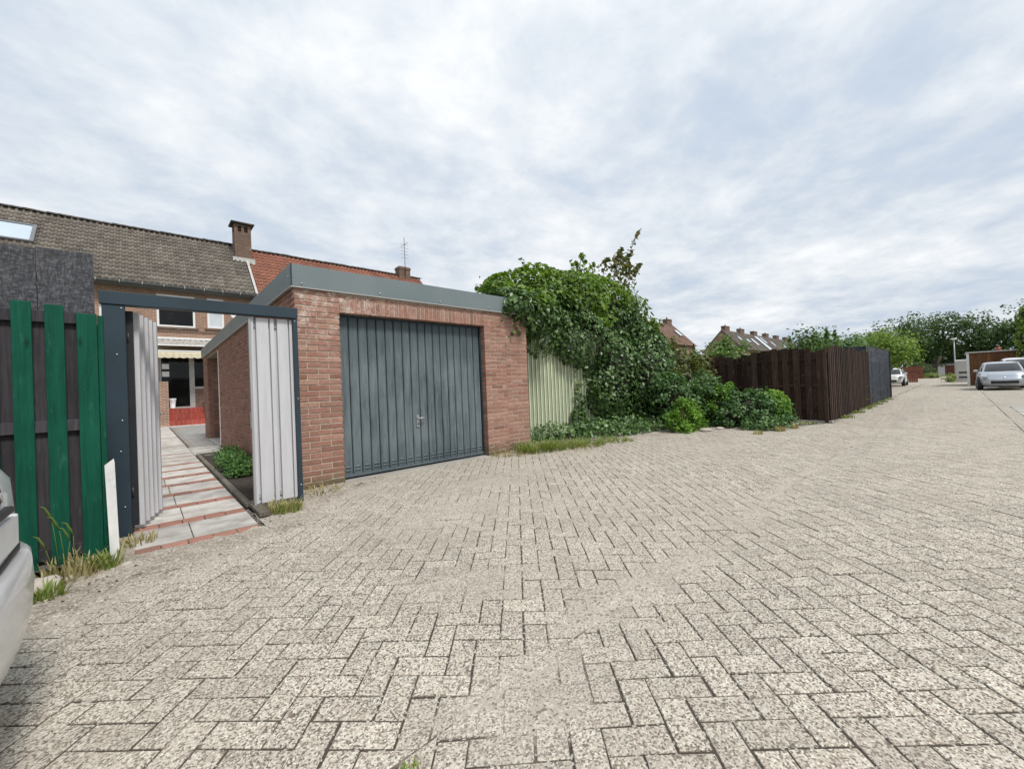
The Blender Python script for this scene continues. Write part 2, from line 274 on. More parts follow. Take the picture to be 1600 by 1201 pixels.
M['concrete'] = simple('pale_concrete', (0.40, 0.385, 0.35), (0.30, 0.285, 0.26), 3, 0.9, bs=0.3, bscale=40, bd=0.005, orand=0.15)
M['stone'] = simple('pale_stone', (0.46, 0.42, 0.37), (0.32, 0.29, 0.25), 6, 0.9, bs=0.6, bscale=25, bd=0.02)
M['bark'] = simple('bark', (0.07, 0.055, 0.042), (0.035, 0.028, 0.022), 9, 0.95, stretch=(1, 1, 0.3), bs=0.7, bscale=20, bd=0.03)
M['stem'] = simple('green_stem', (0.11, 0.13, 0.05), (0.09, 0.075, 0.04), 9, 0.8)
M['shade'] = simple('inner_shade', (0.02, 0.022, 0.012), (0.03, 0.03, 0.018), 5, 1.0)  # near-black tone painting the shade deep inside foliage, also on the shed body
def paint(name, c, flake=0.25):
    m, t, b, o = newmat(name); b.inputs['Roughness'].default_value = 0.32; b.inputs['Metallic'].default_value = flake; p = pos(t)
    t.set(b.inputs['Base Color'], t.mix(t.ramp(t.noise(p, 2.5, 5, 0.6), [(0.35, 0), (0.7, 1)]), c, tuple(x * 0.88 for x in c)))
    b.inputs['Coat Weight'].default_value = 0.6; b.inputs['Coat Roughness'].default_value = 0.08; return m
M['silver'] = paint('silver_car_paint', (0.64, 0.66, 0.67), 0.2)
M['silver2'] = paint('cool_silver_car_paint', (0.44, 0.48, 0.53), 0.4)
M['whitecar'] = paint('white_car_paint', (0.72, 0.73, 0.74), 0.0)
M['blacktrim'] = simple('black_car_trim', (0.015, 0.016, 0.017), rough=0.45)
M['tyre'] = simple('tyre_rubber', (0.02, 0.02, 0.02), rough=0.85)
M['rim'] = simple('alloy_rim', (0.45, 0.46, 0.47), rough=0.35, metal=0.6)
M['lamplens'] = simple('headlight_lens', (0.55, 0.58, 0.62), rough=0.1)
M['redlens'] = simple('tail_light_lens', (0.35, 0.02, 0.02), rough=0.15)
M['plate'] = simple('number_plate', (0.68, 0.68, 0.66), (0.6, 0.6, 0.6), 8, 0.5)
M['badge'] = simple('chrome', (0.7, 0.72, 0.72), rough=0.2, metal=0.8)
M['badgegreen'] = simple('badge_green', (0.01, 0.06, 0.04), rough=0.3)
M['render'] = simple('pale_grey_render', (0.46, 0.45, 0.43), (0.38, 0.37, 0.35), 1.2, 0.9)
M['pot'] = simple('white_plastic_pot', (0.78, 0.78, 0.78), rough=0.4)
M['lamp'] = simple('galvanised_post', (0.40, 0.43, 0.44), rough=0.5, metal=0.3)
M['solar'] = simple('pale_roof_panel', (0.62, 0.66, 0.72), rough=0.2)
M['antenna'] = simple('antenna_metal', (0.12, 0.12, 0.13), rough=0.5, metal=0.4)

# ------------------------------------------------------------------ mesh helpers
class MB:
    def __init__(s): s.v = []; s.f = []; s.sm = []
    def add(s, vs, fs, smooth=False):
        o = len(s.v); s.v += [tuple(p) for p in vs]; s.f += [tuple(i + o for i in f) for f in fs]; s.sm += [smooth] * len(fs)
    def box(s, x0, x1, y0, y1, z0, z1, M4=None):
        vs = [Vector((x, y, z)) for z in (z0, z1) for y in (y0, y1) for x in (x0, x1)]
        if M4: vs = [M4 @ v for v in vs]
        s.add(vs, [(0, 2, 3, 1), (4, 5, 7, 6), (0, 1, 5, 4), (2, 6, 7, 3), (0, 4, 6, 2), (1, 3, 7, 5)])
    def bbox(s, x0, x1, y0, y1, z0, z1, b=0.004, M4=None):       # box with all edges chamfered
        vs = []; q = []
        X, Y, Z = (x0, x1), (y0, y1), (z0, z1); idx = {}
        for k in range(2):
            for j in range(2):
                for i in range(2):
                    sx, sy, sz = (1 - 2 * i) * b, (1 - 2 * j) * b, (1 - 2 * k) * b
                    for ax, p in enumerate(((X[i], Y[j] + sy, Z[k] + sz), (X[i] + sx, Y[j], Z[k] + sz), (X[i] + sx, Y[j] + sy, Z[k]))):
                        idx[i, j, k, ax] = len(vs); vs.append(Vector(p))
        for i in range(2):
            a = [idx[i, j, k, 0] for j, k in ((0, 0), (1, 0), (1, 1), (0, 1))]; q.append(a if i else a[::-1])
            a = [idx[j, i, k, 1] for j, k in ((0, 0), (1, 0), (1, 1), (0, 1))]; q.append(a[::-1] if i else a)
            a = [idx[j, k, i, 2] for j, k in ((0, 0), (1, 0), (1, 1), (0, 1))]; q.append(a if i else a[::-1])
        for i in range(2):
            for j in range(2):
                q.append([idx[i, j, 0, 0], idx[i, j, 0, 1], idx[i, j, 1, 1], idx[i, j, 1, 0]])
                q.append([idx[i, 0, j, 0], idx[i, 0, j, 2], idx[i, 1, j, 2], idx[i, 1, j, 0]])
                q.append([idx[0, i, j, 1], idx[0, i, j, 2], idx[1, i, j, 2], idx[1, i, j, 1]])
        for i in range(2):
            for j in range(2):
                for k in range(2): q.append([idx[i, j, k, 0], idx[i, j, k, 1], idx[i, j, k, 2]])
        if M4: vs = [M4 @ v for v in vs]
        s.add(vs, q)
    def tube(s, pts, rad, n=8, smooth=True, cap=True):
        pts = [Vector(p) for p in pts]; rings = []
        rad = rad if hasattr(rad, '__len__') else [rad] * len(pts)
        for i, p in enumerate(pts):
            d = (pts[min(i + 1, len(pts) - 1)] - pts[max(i - 1, 0)]).normalized()
            a = d.cross(Vector((0, 0, 1)) if abs(d.z) < 0.9 else Vector((1, 0, 0))).normalized(); b = d.cross(a)
            rings.append([p + (a * math.cos(2 * math.pi * k / n) + b * math.sin(2 * math.pi * k / n)) * rad[i] for k in range(n)])
        vs = [v for r in rings for v in r]; fs = []
        for i in range(len(pts) - 1):
            for k in range(n): fs.append((i * n + k, i * n + (k + 1) % n, (i + 1) * n + (k + 1) % n, (i + 1) * n + k))
        if cap: fs += [tuple(range(n))[::-1], tuple((len(pts) - 1) * n + k for k in range(n))]
        s.add(vs, fs, smooth)
    def prism(s, poly, a, b, axis='y'):                           # 2D polygon extruded along an axis
        def P(u, v, t): return {'y': (u, t, v), 'x': (t, u, v), 'z': (u, v, t)}[axis]
        n = len(poly); vs = [P(u, v, a) for u, v in poly] + [P(u, v, b) for u, v in poly]
        s.add(vs, [tuple(range(n))[::-1], tuple(range(n, 2 * n))] + [(i, (i + 1) % n, n + (i + 1) % n, n + i) for i in range(n)])
    def mesh(s, name, mat):
        me = bpy.data.meshes.new(name); me.from_pydata(s.v, [], s.f); me.materials.append(mat)
        me.polygons.foreach_set('use_smooth', s.sm); me.validate(); return me
    def build(s, name, mat, parent=None, **k): return link(name, s.mesh(name, M[mat] if isinstance(mat, str) else mat), parent, **k)
def wm(o): return (wm(o.parent) @ o.matrix_parent_inverse @ o.matrix_basis) if o.parent else o.matrix_basis.copy()
def link(name, me, parent=None, label=None, cat=None, group=None, kind=None, loc=None):
    o = bpy.data.objects.new(name, me); COL.objects.link(o)
    if parent: o.parent = parent; o.matrix_parent_inverse = wm(parent).inverted()
    if loc is not None: o.location = loc
    for k, v in (('label', label), ('category', cat), ('group', group), ('kind', kind)):
        if v: o[k] = v
    return o
def empty(name, loc, label=None, cat=None, group=None, rz=0.0, kind=None):
    o = bpy.data.objects.new(name, None); COL.objects.link(o); o.empty_display_size = 0.1
    o.matrix_world = Matrix.Translation(loc) @ Matrix.Rotation(rz, 4, 'Z')
    for k, v in (('label', label), ('category', cat), ('group', group), ('kind', kind)):
        if v: o[k] = v
    return o
def setattr_face(me, name, vals):
    a = me.attributes.new(name, 'FLOAT', 'FACE'); a.data.foreach_set('value', np.asarray(vals, dtype=np.float32))
def np_mesh(name, V, Fc, mat, rnd=None, smooth=False):
    V = np.asarray(V, dtype=np.float32); Fc = np.asarray(Fc, dtype=np.int32); n, k = Fc.shape
    me = bpy.data.meshes.new(name); me.vertices.add(len(V)); me.vertices.foreach_set('co', V.ravel())
    me.loops.add(n * k); me.loops.foreach_set('vertex_index', Fc.ravel())
    me.polygons.add(n); me.polygons.foreach_set('loop_start', np.arange(0, n * k, k, dtype=np.int32))
    if smooth: me.polygons.foreach_set('use_smooth', np.ones(n, dtype=bool))
    me.update(calc_edges=True); me.materials.append(M[mat] if isinstance(mat, str) else mat)
    if rnd is not None: setattr_face(me, 'rnd', rnd)
    return me
def unit(a): return a / np.maximum(np.linalg.norm(a, axis=-1, keepdims=True), 1e-9)
def leaves(C, Nn, Tn, size, fold=0.16, wid=0.42):
    C = np.asarray(C, float); Nn = unit(Nn); Tn = unit(Tn - Nn * np.sum(Tn * Nn, 1, keepdims=True)); B = np.cross(Nn, Tn); s = size[:, None]
    V = np.stack([C - Tn * s * .5, C + B * s * wid + Nn * s * fold, C + Tn * s * .55, C - B * s * wid + Nn * s * fold], 1).reshape(-1, 3)
    i = np.arange(len(C))[:, None] * 4
    Fc = np.concatenate([i + np.array([[0, 2, 1]]), i + np.array([[0, 3, 2]])], 1).reshape(-1, 3)
    r = RNG.random(len(C)); return V, Fc, np.repeat(r, 2)
def vnoise(P, sc, seed=0):                                        # cheap smooth noise
    P = P * sc + seed * 7.31
    return (np.sin(P[:, 0] * 1.3 + 1.7 * np.sin(P[:, 1] * .9 + P[:, 2])) + np.sin(P[:, 1] * 1.7 + 1.3 * np.sin(P[:, 2] * 1.1 + P[:, 0])) + np.sin(P[:, 2] * 1.5 + 1.5 * np.sin(P[:, 0] * .8 + P[:, 1]))) / 3
def shell(blobs, N, size, up=0.35, rough=0.22, droop=0.7, depth=0.18, zmin=0.02, sv=0.45, lump=2.2, hull=0.8, ext=None):
    """leaf centres on the lumpy skin of a union of ellipsoids; points deep inside another ellipsoid are dropped"""
    c = np.array([b[0] for b in blobs], float); r = np.array([b[1] for b in blobs], float)
    a = np.array([x[0] * x[1] + x[1] * x[2] + x[0] * x[2] for x in r]); a = a / a.sum()
    k = RNG.choice(len(blobs), N, p=a); d = unit(RNG.normal(size=(N, 3)))
    P = c[k] + d * r[k]; nn = unit(d / r[k])
    P = P + nn * (vnoise(P, lump)[:, None] * rough * r[k].mean(1, keepdims=True) - RNG.random((N, 1)) ** 2 * depth * r[k].mean(1, keepdims=True))
    keep = P[:, 2] > zmin
    for j in range(len(blobs)):
        q = np.linalg.norm((P - c[j]) / r[j], axis=1); keep &= (q > hull) | (k == j)
    if ext is not None: keep &= ext(P)
    P = P[keep]; nn = nn[keep]; n = len(P)
    Nn = unit(nn + np.array([0, 0, up]) + RNG.normal(size=(n, 3)) * 0.45)
    Tn = unit(np.array([0, 0, -droop]) + RNG.normal(size=(n, 3)) * 0.6)
    return P, Nn, Tn, size * (1 - sv + 2 * sv * RNG.random(n))
def foliage(name, parts, mat, parent, **k):
    V, Fc, rr = leaves(*parts); return link(name, np_mesh(name, V, Fc, mat, rr), parent, **k)
def cat(*ps): return tuple(np.concatenate([p[i] for p in ps]) for i in range(4))
def crown_pts(blobs, N, size, clump=0.35, zmin=0.1, **k):
    """clusters of leaves spread through the outer volume of a union of ellipsoids"""
    nc = max(8, N // 26); P, Nn, Tn, s = shell(blobs, nc, 1.0, depth=0.55, zmin=zmin, hull=0.7, **k)
    idx = RNG.integers(0, len(P), N); off = np.clip(RNG.normal(size=(N, 3)), -1.6, 1.6) * clump
    Q = P[idx] + off; Nq = unit(Nn[idx] * 0.6 + unit(off) * 0.5 + np.array([0, 0, .3]) + RNG.normal(size=(N, 3)) * 0.5)
    Tq = unit(np.array([0, 0, -.5]) + RNG.normal(size=(N, 3)) * .7)
    kp = Q[:, 2] > zmin
    return Q[kp], Nq[kp], Tq[kp], (size * (0.6 + 0.8 * RNG.random(N)))[kp]

# ================================================================== SETTING: ground, lane, forecourt, garden
mb = MB(); mb.box(-900, 1500, -900, 1200, -0.5, -0.075); mb.build('ground', 'ground', kind='structure')
PL, PW, GUT, KERB_Y, FAR_X = 0.214, 0.107, 1.2, -0.73, 62.0
lane = empty('lane', (0, 0, 0), kind='structure', label='herringbone paved back lane running to the far trees', cat='lane')
fore = empty('forecourt', (0, 0, 0), kind='structure', label='herringbone paved forecourt before the garage door', cat='forecourt')
mb = MB(); mb.box(-6, 130, KERB_Y - 0.1, GUT, -0.074, -0.046); mb.build('lane_bed', 'jointbed', lane)
mb = MB(); mb.box(62, 130, KERB_Y, 4.2, -0.02, -0.002); mb.build('far_paving', 'paver', lane)
mb = MB(); mb.box(FAR_X - 36.6, 62, GUT + 0.84, 4.6, -0.05, -0.006); mb.build('side_bay', 'paver', lane)
FORE = [(-4, GUT), (70, GUT), (70, 2.02), (11.75, 2.0), (11.0, 2.35), (9.9, 3.1), (8.7, 4.1), (7.3, 4.45), (6.2, 4.6), (5.3, 5.1), (5.2, 5.25), (1.9, 5.26), (1.3, 4.9), (0.75, 4.15), (-0.2, 4.0), (-0.4, 3.7), (-1.2, 3.55), (-4, 3.5)]
def inside(x, y, poly):
    c = False; j = len(poly) - 1
    for i in range(len(poly)):
        xi, yi = poly[i]; xj, yj = poly[j]
        if (yi > y) != (yj > y) and x < (xj - xi) * (y - yi) / (yj - yi) + xi: c = not c
        j = i
    return c
mb = MB(); n = len(FORE); mb.add([(x, y, -0.0745) for x, y in FORE] + [(x, y, -0.047) for x, y in FORE], [tuple(range(n, 2 * n))] + [(i, (i + 1) % n, n + (i + 1) % n, n + i) for i in range(n)])
mb.build('forecourt_bed', 'jointbed', fore)
def clip(poly, y, above):
    out = []
    for i in range(len(poly)):
        a, b = poly[i], poly[(i + 1) % len(poly)]
        ia, ib = (a[1] > y) == above, (b[1] > y) == above
        if ia: out.append(a)
        if ia != ib: t = (y - a[1]) / (b[1] - a[1]); out.append((a[0] + (b[0] - a[0]) * t, y))
    return out
def herring(x0, x1, y0, y1, ang, test, org):
    ca, sa = math.cos(ang), math.sin(ang); W = PW; out = []
    L = int((x1 - x0 + y1 - y0) / W) + 6; g = 0.004
    cs = [((x - org[0]) * ca + (y - org[1]) * sa, -(x - org[0]) * sa + (y - org[1]) * ca) for x in (x0, x1) for y in (y0, y1)]
    u0, u1 = min(c[0] for c in cs), max(c[0] for c in cs); v0, v1 = min(c[1] for c in cs), max(c[1] for c in cs)
    for i in range(int(u0 / W) - 2, int(u1 / W) + 3):
        for j in range(int(v0 / W) - 2, int(v1 / W) + 3):
            k = (i - j) % 4
            if k == 0: q = (i * W, j * W, 2 * W, W)
            elif k == 3: q = (i * W, j * W, W, 2 * W)
            else: continue
            cx, cy = q[0] + q[2] / 2, q[1] + q[3] / 2
            X, Y = org[0] + cx * ca - cy * sa, org[1] + cx * sa + cy * ca
            if X < x0 or X > x1 or Y < y0 - .15 or Y > y1 + .15: continue
            hx, hy = q[2] / 2 - g, q[3] / 2 - g; r = random.gauss(0, 0.006); ox, oy = random.gauss(0, .0012), random.gauss(0, .0012)
            cr, sr = math.cos(ang + r), math.sin(ang + r)
            p = [(X + ox + a * cr - b * sr, Y + oy + a * sr + b * cr) for a, b in ((-hx, -hy), (hx, -hy), (hx, hy), (-hx, hy))]
            p = clip(clip(p, y0 + .004, True), y1 - .004, False)
            if len(p) < 3: continue
            ar = abs(sum(p[m][0] * p[(m + 1) % len(p)][1] - p[(m + 1) % len(p)][0] * p[m][1] for m in range(len(p)))) / 2
            mx, my = sum(a for a, b in p) / len(p), sum(b for a, b in p) / len(p)
            if ar < 0.0006 or not test(mx, my): continue
            out.append((mx, my, p))
    return out
def lane_z(x, y):                                                # shallow gutter fall and gentle unevenness
    return -0.022 * math.exp(-((y - GUT) / 0.35) ** 2) + 0.006 * math.sin(x * 1.1 + y * .7) + 0.004 * math.sin(x * 2.3 - y * 1.9)
def fbm(P, s, seed): return (vnoise(P, s, seed) + .5 * vnoise(P, s * 2.2, seed + 1) + .3 * vnoise(P, s * 5.1, seed + 2) + .2 * vnoise(P, s * 11, seed + 3)) / 1.6
def band(d, wd): return np.exp(-(d / wd) ** 2)
def cover_at(P2):
    X_, Y_ = P2[:, 0], P2[:, 1]; nf = fbm(P2, 2.3, 1); nf2 = fbm(P2, 6.0, 4); nf3 = fbm(P2, 19.0, 8)
    dirt = np.clip((Y_ - np.interp(X_, [-3, -.6, .3, 1.0, 1.6, 2.2, 3.2, 4.2, 5.3, 6.5, 8.5, 10, 13], [3.0, 2.95, 3.2, 3.75, 4.35, 4.85, 5.2, 5.22, 4.95, 4.35, 3.75, 2.7, 1.9]) + 0.22 * nf + .08 * nf3) / 0.35, 0, 1)
    gut = band(Y_ - GUT - .05 * nf, 0.12) * np.clip(.75 + .8 * nf, 0, 1) * np.clip((X_ - .1) / 0.8, 0, 1)
    spots = sum(a * band(X_ - cx, rx) * band(Y_ - cy, ry) for cx, cy, rx, ry, a in ((1.75, 1.25, .36, .13, 1.0), (2.5, 1.16, .5, .08, .7), (1.35, 2.0, .35, .28, .5), (2.0, 3.2, .6, .4, .6), (3.3, 3.9, .9, .4, .55), (4.6, 1.25, 1.1, .09, .6), (0.95, 1.0, .3, .15, .5), (2.9, 2.6, .5, .3, .3), (8.0, 2.75, 1.3, .3, .6), (5.6, 4.2, .7, .3, .45)))
    cover = np.clip(np.maximum(np.maximum(dirt, gut * 1.0), spots * 1.25) * np.clip(.85 + .5 * nf2 + .75 * nf3, 0, 1.4), 0, 1.25)
    return cover, dirt, nf, nf2, nf3
def paver_geo(mbx, rnd, p, mx, my, wx, wy):
    z = lane_z(mx, my) + max(-.0012, random.gauss(0, .0011)); tx = (lane_z(wx + .05, wy) - lane_z(wx - .05, wy)) / .1 + random.gauss(0, .006); ty = (lane_z(wx, wy + .05) - lane_z(wx, wy - .05)) / .1 + random.gauss(0, .006); n = len(p); e = 0.0034
    def zz(x, y): return z + tx * (x - mx) + ty * (y - my)
    inn = []
    for x, y in p:
        d = math.hypot(x - mx, y - my); f = max(0, 1 - e * 1.5 / max(d, 1e-3)); inn.append((mx + (x - mx) * f, my + (y - my) * f))
    vs = [(x, y, zz(x, y)) for x, y in inn] + [(x, y, zz(x, y) - .0025) for x, y in p] + [(x, y, zz(x, y) - .045) for x, y in p]
    fs = [tuple(range(n))] + [(n + i, n + (i + 1) % n, (i + 1) % n, i) for i in range(n)] + [(2 * n + i, 2 * n + (i + 1) % n, n + (i + 1) % n, n + i) for i in range(n)]
    mbx.add(vs, fs); rr = random.random(); rnd += [rr] * len(fs)
A = herring(-3.0, FAR_X, KERB_Y, GUT, R(47.6), lambda x, y: True, (0.05, 0.02))
B = herring(-3.0, FAR_X, GUT, 5.3, R(47.2), lambda x, y: inside(x, y, FORE), (0.03, 1.31))
fwd = (math.cos(R(YAW)), math.sin(R(YAW)))
def shown(q):
    d = q[0] * fwd[0] + q[1] * fwd[1]; l = q[0] * fwd[1] - q[1] * fwd[0]
    return d if d > 0.75 and abs(l) < 1.27 * d and d > 1.12 else 1e9
for field, par in ((A, lane), (B, fore)):
    field.sort(key=shown); rest = MB(); rr = []; dd = []; cvs = cover_at(np.array([[q[0], q[1], 0.0] for q in field]))[0]
    for i, (mx, my, p) in enumerate(field):
        if i < 290:
            one = MB(); r1 = []; paver_geo(one, r1, [(x - mx, y - my) for x, y in p], 0, 0, mx, my)
            dz = lane_z(mx, my) - lane_z(0, 0); me = one.mesh('paver', M['paver']); setattr_face(me, 'rnd', r1); setattr_face(me, 'dust', [min(1.0, cvs[i])] * len(r1))
            link('paver', me, par, loc=(mx, my, dz))
        else: n0 = len(rr); paver_geo(rest, rr, p, mx, my, mx, my); dd += [min(1.0, cvs[i])] * (len(rr) - n0)
    me = rest.mesh('paver_field', M['paver']); setattr_face(me, 'rnd', rr); setattr_face(me, 'dust', dd); link('paver_field', me, par, kind='stuff')
# sand and soil lying in the joints, drifting over the stones along the gutter and before the gate
gx = np.arange(-3.0, 13.0, 0.028); gy = np.arange(-0.72, 5.34, 0.028); GX, GY = np.meshgrid(gx, gy); P2 = np.stack([GX.ravel(), GY.ravel(), 0 * GX.ravel()], 1)
X_, Y_ = P2[:, 0], P2[:, 1]; cover, dirt, nf, nf2, nf3 = cover_at(P2)
lz = -0.022 * np.exp(-((Y_ - GUT) / 0.35) ** 2) + 0.006 * np.sin(X_ * 1.1 + Y_ * .7) + 0.004 * np.sin(X_ * 2.3 - Y_ * 1.9)
Z_ = lz - 0.0048 + 0.0004 * nf2 + np.where(cover > .22, cover - .22, 0) * (0.0105 + .003 * nf2 + .003 * nf3) + np.clip(dirt - .6, 0, 1) * (.02 + .02 * nf)
nx, ny = len(gx), len(gy); ii = (np.arange(ny - 1)[:, None] * nx + np.arange(nx - 1)[None]).ravel()
Fq = np.stack([ii, ii + 1, ii + nx + 1, ii + nx], 1); Pm = P2[ii]
poly2 = FORE + []; okq = (Pm[:, 1] < 5.24) & ~((Pm[:, 0] < -.2) & (Pm[:, 1] > 4.0) & (Pm[:, 1] < 4.2)) & ~((Pm[:, 0] > -.1) & (Pm[:, 0] < .74) & (Pm[:, 1] > 4.08)) & ~((Pm[:, 0] < .8) & (Pm[:, 1] > 4.7))
V3 = np.stack([X_, Y_, Z_], 1); me = np_mesh('joint_sand', V3, Fq[okq], 'sand', smooth=True)
a = me.attributes.new('soil', 'FLOAT', 'POINT'); a.data.foreach_set('value', np.clip(dirt * (.6 + .5 * nf), 0, 1).astype(np.float32))
a = me.attributes.new('cov', 'FLOAT', 'POINT'); a.data.foreach_set('value', cover.astype(np.float32))
link('joint_sand', me, label='loose pale sand and grit drifted between the pavers', cat='sand', kind='stuff')
# far verge soil under the fences
mb = MB(); mb.box(5.2, 11.9, 2.3, 9.0, -.07, -.028); mb.box(11.9, 60, 2.04, 9.0, -.07, -.026); mb.build('verge_soil', 'ground', kind='structure')
# kerb and slabs on the right side of the lane
kerb = empty('kerb', (0, KERB_Y, 0), kind='structure', label='flush kerb stones along the right edge of the lane', cat='kerb')
km = MB(); km.bbox(-.49, .49, -.095, -.004, -.06, .004, .004); kme = km.mesh('kerb_stone', M['paver'])
for i in range(46): link('kerb_stone', kme, kerb, loc=(8.5 + i, KERB_Y, 0.0))
pad = empty('slab_parking', (12, -1.2, 0), kind='structure', label='parking strip of pale concrete slabs right of the lane', cat='parking strip')
mb = MB(); mb.box(6, 60, -12, KERB_Y - .1, -.07, -.012); mb.build('parking_bed', 'paver', pad)
sm = MB(); sm.bbox(-.296, .296, -.296, .296, -.05, 0, .004); sme = sm.mesh('slab', M['concrete'])
for i in range(10):
    for j in range(5): link('slab', sme, pad, loc=(13 + i * .6, KERB_Y - .55 - j * .6, random.gauss(.0, .003)))
# garden path, patio, bed
gp = empty('garden_path', (.3, 4.1, 0), kind='structure', label='garden path of pale slabs and red brick strips behind the gate', cat='path')
mb = MB(); mb.box(-.12, .76, 4.06, 23.6, -.07, -.012); mb.build('path_bed', 'sand', gp)
y = 4.1
def put(nm, mat, x0, x1, y0, y1, par, z=0.0): 
    b = MB(); b.bbox(x0 - (x0 + x1) / 2, x1 - (x0 + x1) / 2, -(y1 - y0) / 2, (y1 - y0) / 2, -.04, 0, .003); b.build(nm, mat, par, loc=((x0 + x1) / 2, (y0 + y1) / 2, z + random.gauss(0, .002)))
row = 0
while y < 22.8:
    xj = .27 - .032 * min(y - 4, 4)
    if y < 9.5: 
        nb = 5
        for i in range(nb): put('path_brick', 'clinker', -.1 + i * .165, -.1 + (i + 1) * .165 - .006, y, y + .175, gp, .002 if y > 4.2 else -.004)
    else: put('path_brick', 'clinker', -.1, .72, y, y + .06, gp)
    y2 = y + .181 if y < 9.5 else y + .066
    put('path_slab', 'slab', -.1, xj - .004, y2, y2 + .552, gp); put('path_slab', 'slab', xj + .004, .722, y2, y2 + .552, gp)
    if 10.4 < y < 12.4: put('path_slab', 'slab', .73, 1.30, y2, y2 + .552, gp)
    y = y2 + .56
patio = empty('patio', (1, 17, 0), kind='structure', label='grey paved patio before the house steps', cat='patio')
mb = MB(); mb.box(.77, 4.5, 12.6, 23.7, -.07, -.014); mb.box(4.5, 8, 15.8, 23.7, -.07, -.0145); mb.build('patio_bed', 'mortar_dark', patio)
mb = MB(); rr = []
for j in range(54):
    for i in range(18):
        x0 = .78 + i * .205 + (.1 if j % 2 else 0); mb.bbox(x0, x0 + .2, 12.65 + j * .205, 12.85 + j * .205, -.03, random.gauss(0, .002), .003)
mb.build('patio_paver', 'greypaver', patio, kind='stuff')
mb = MB(); mb.box(.3, 2.6, 23.5, 23.95, -.05, .03); mb.build('patio_edge_slab', 'slab', patio)
bed = empty('flower_bed', (1, 7, 0), kind='structure', label='dark soil bed between garden path and garage wall', cat='flower bed')
gxx = np.arange(.80, 1.36, .04); gyy = np.arange(5.0, 10.5, .06); GX, GY = np.meshgrid(gxx, gyy); Pb = np.stack([GX.ravel(), GY.ravel(), 0 * GX.ravel()], 1)
Pb[:, 2] = -.01 + .018 * fbm(Pb, 9, 3); nx = len(gxx); ii = (np.arange(len(gyy) - 1)[:, None] * nx + np.arange(nx - 1)[None]).ravel()
link('bed_soil', np_mesh('bed_soil', Pb, np.stack([ii, ii + 1, ii + nx + 1, ii + nx], 1), 'soil', smooth=True), bed)
for i in range(6): put('edging_plank', 'oldtimber', .735, .79, 4.95 + i * .92, 5.85 + i * .92, bed, .045)
put('edging_plank', 'oldtimber', .795, 1.34, 10.42, 10.48, bed, .045)

# ================================================================== GARAGE
GX0, GX1, GY0, GXE, GYE, COURSE, BL = 1.34, 4.68, 5.28, 5.2, 15.6, 0.069, 0.24
DX0, DX1, DZ = 1.86, 4.21, 2.17
gar = empty('brick_garage', (GX0, GY0, 0), 'flat roofed red brick garage with blue-grey fascia and wide steel door', 'garage')
mb = MB()
mb.box(GX0 + .012, DX0 - .012, GY0 + .007, GY0 + .3, -.05, 2.45); mb.box(DX1 + .012, GX1 - .002, GY0 + .007, GY0 + .3, -.05, 2.45)
mb.box(GX1 - .002, GXE - .012, GY0 + .019, GY0 + .3, -.05, 2.40)
mb.box(DX0 - .012, DX1 + .012, GY0 + .007, GY0 + .3, DZ + .012, 2.449)
mb.build('mortar_core', 'mortar', gar)
bm_cache = {}
def brick_me(l, h, d, var):
    k = (round(l, 3), round(h, 3), round(d, 3), var)
    if k not in bm_cache:
        b = MB(); b.bbox(-l / 2, l / 2, 0, d, -h / 2, h / 2, .0045)
        rg = random.Random(hash(k) % 999); b.v = [(x + rg.gauss(0, .0013), y + rg.gauss(0, .0008), z + rg.gauss(0, .0013)) for x, y, z in b.v]
        me = b.mesh('brick', M['brick']); setattr_face(me, 'rnd', [0.0] * len(b.f)); bm_cache[k] = me
    return bm_cache[k]
nbr = [0]; extra = MB(); extra_r = []
def lay(x0, x1, y, z0, courses, depth, ph=0, j=.011, as_obj=True):
    for c in range(courses):
        z = z0 + c * COURSE; step = BL + j; x = x0 - (step / 2 if (c + ph) % 2 else 0)
        while x < x1 - .02:
            a, b = max(x, x0), min(x + BL, x1)
            if b - a > .03:
                if x1 - b < .03: b = x1
                l = round((b - a) / .005) * .005; xc = (a + b) / 2
                yy = y + random.gauss(0, .0015); zc = z + COURSE / 2
                if as_obj and nbr[0] < 298: link('brick', brick_me(l, COURSE - j, depth, nbr[0] % 3), gar, loc=(xc, yy, zc)); nbr[0] += 1
                else:
                    n0 = len(extra.f); extra.bbox(xc - l / 2, xc + l / 2, yy, yy + depth, zc - (COURSE - j) / 2, zc + (COURSE - j) / 2, .0045); extra_r.extend([random.random()] * (len(extra.f) - n0))
            x += step
lay(GX0, DX0, GY0, .012, 35, .115)
for i in range(34):                                              # soldier course above the door
    x = DX0 + .005 + i * (DX1 - DX0) / 34; wd = (DX1 - DX0) / 34 - .011
    hs = [(DZ + .002, DZ + .232)] if i % 2 == 0 else [(DZ + .002, DZ + .168), (DZ + .178, DZ + .232)]
    for z0, z1 in hs: link('brick', brick_me(wd, z1 - z0, .115, i % 3), gar, loc=(x + wd / 2, GY0 + random.gauss(0, .0012), (z0 + z1) / 2)); nbr[0] += 1
lay(DX1, GX1, GY0, .012, 35, .115, 1)
lay(GX1 + .004, GXE, GY0 + .012, .03, 34, .1, 0)
me = extra.mesh('brickwork', M['brick']); setattr_face(me, 'rnd', extra_r); link('brickwork', me, gar, kind='stuff')
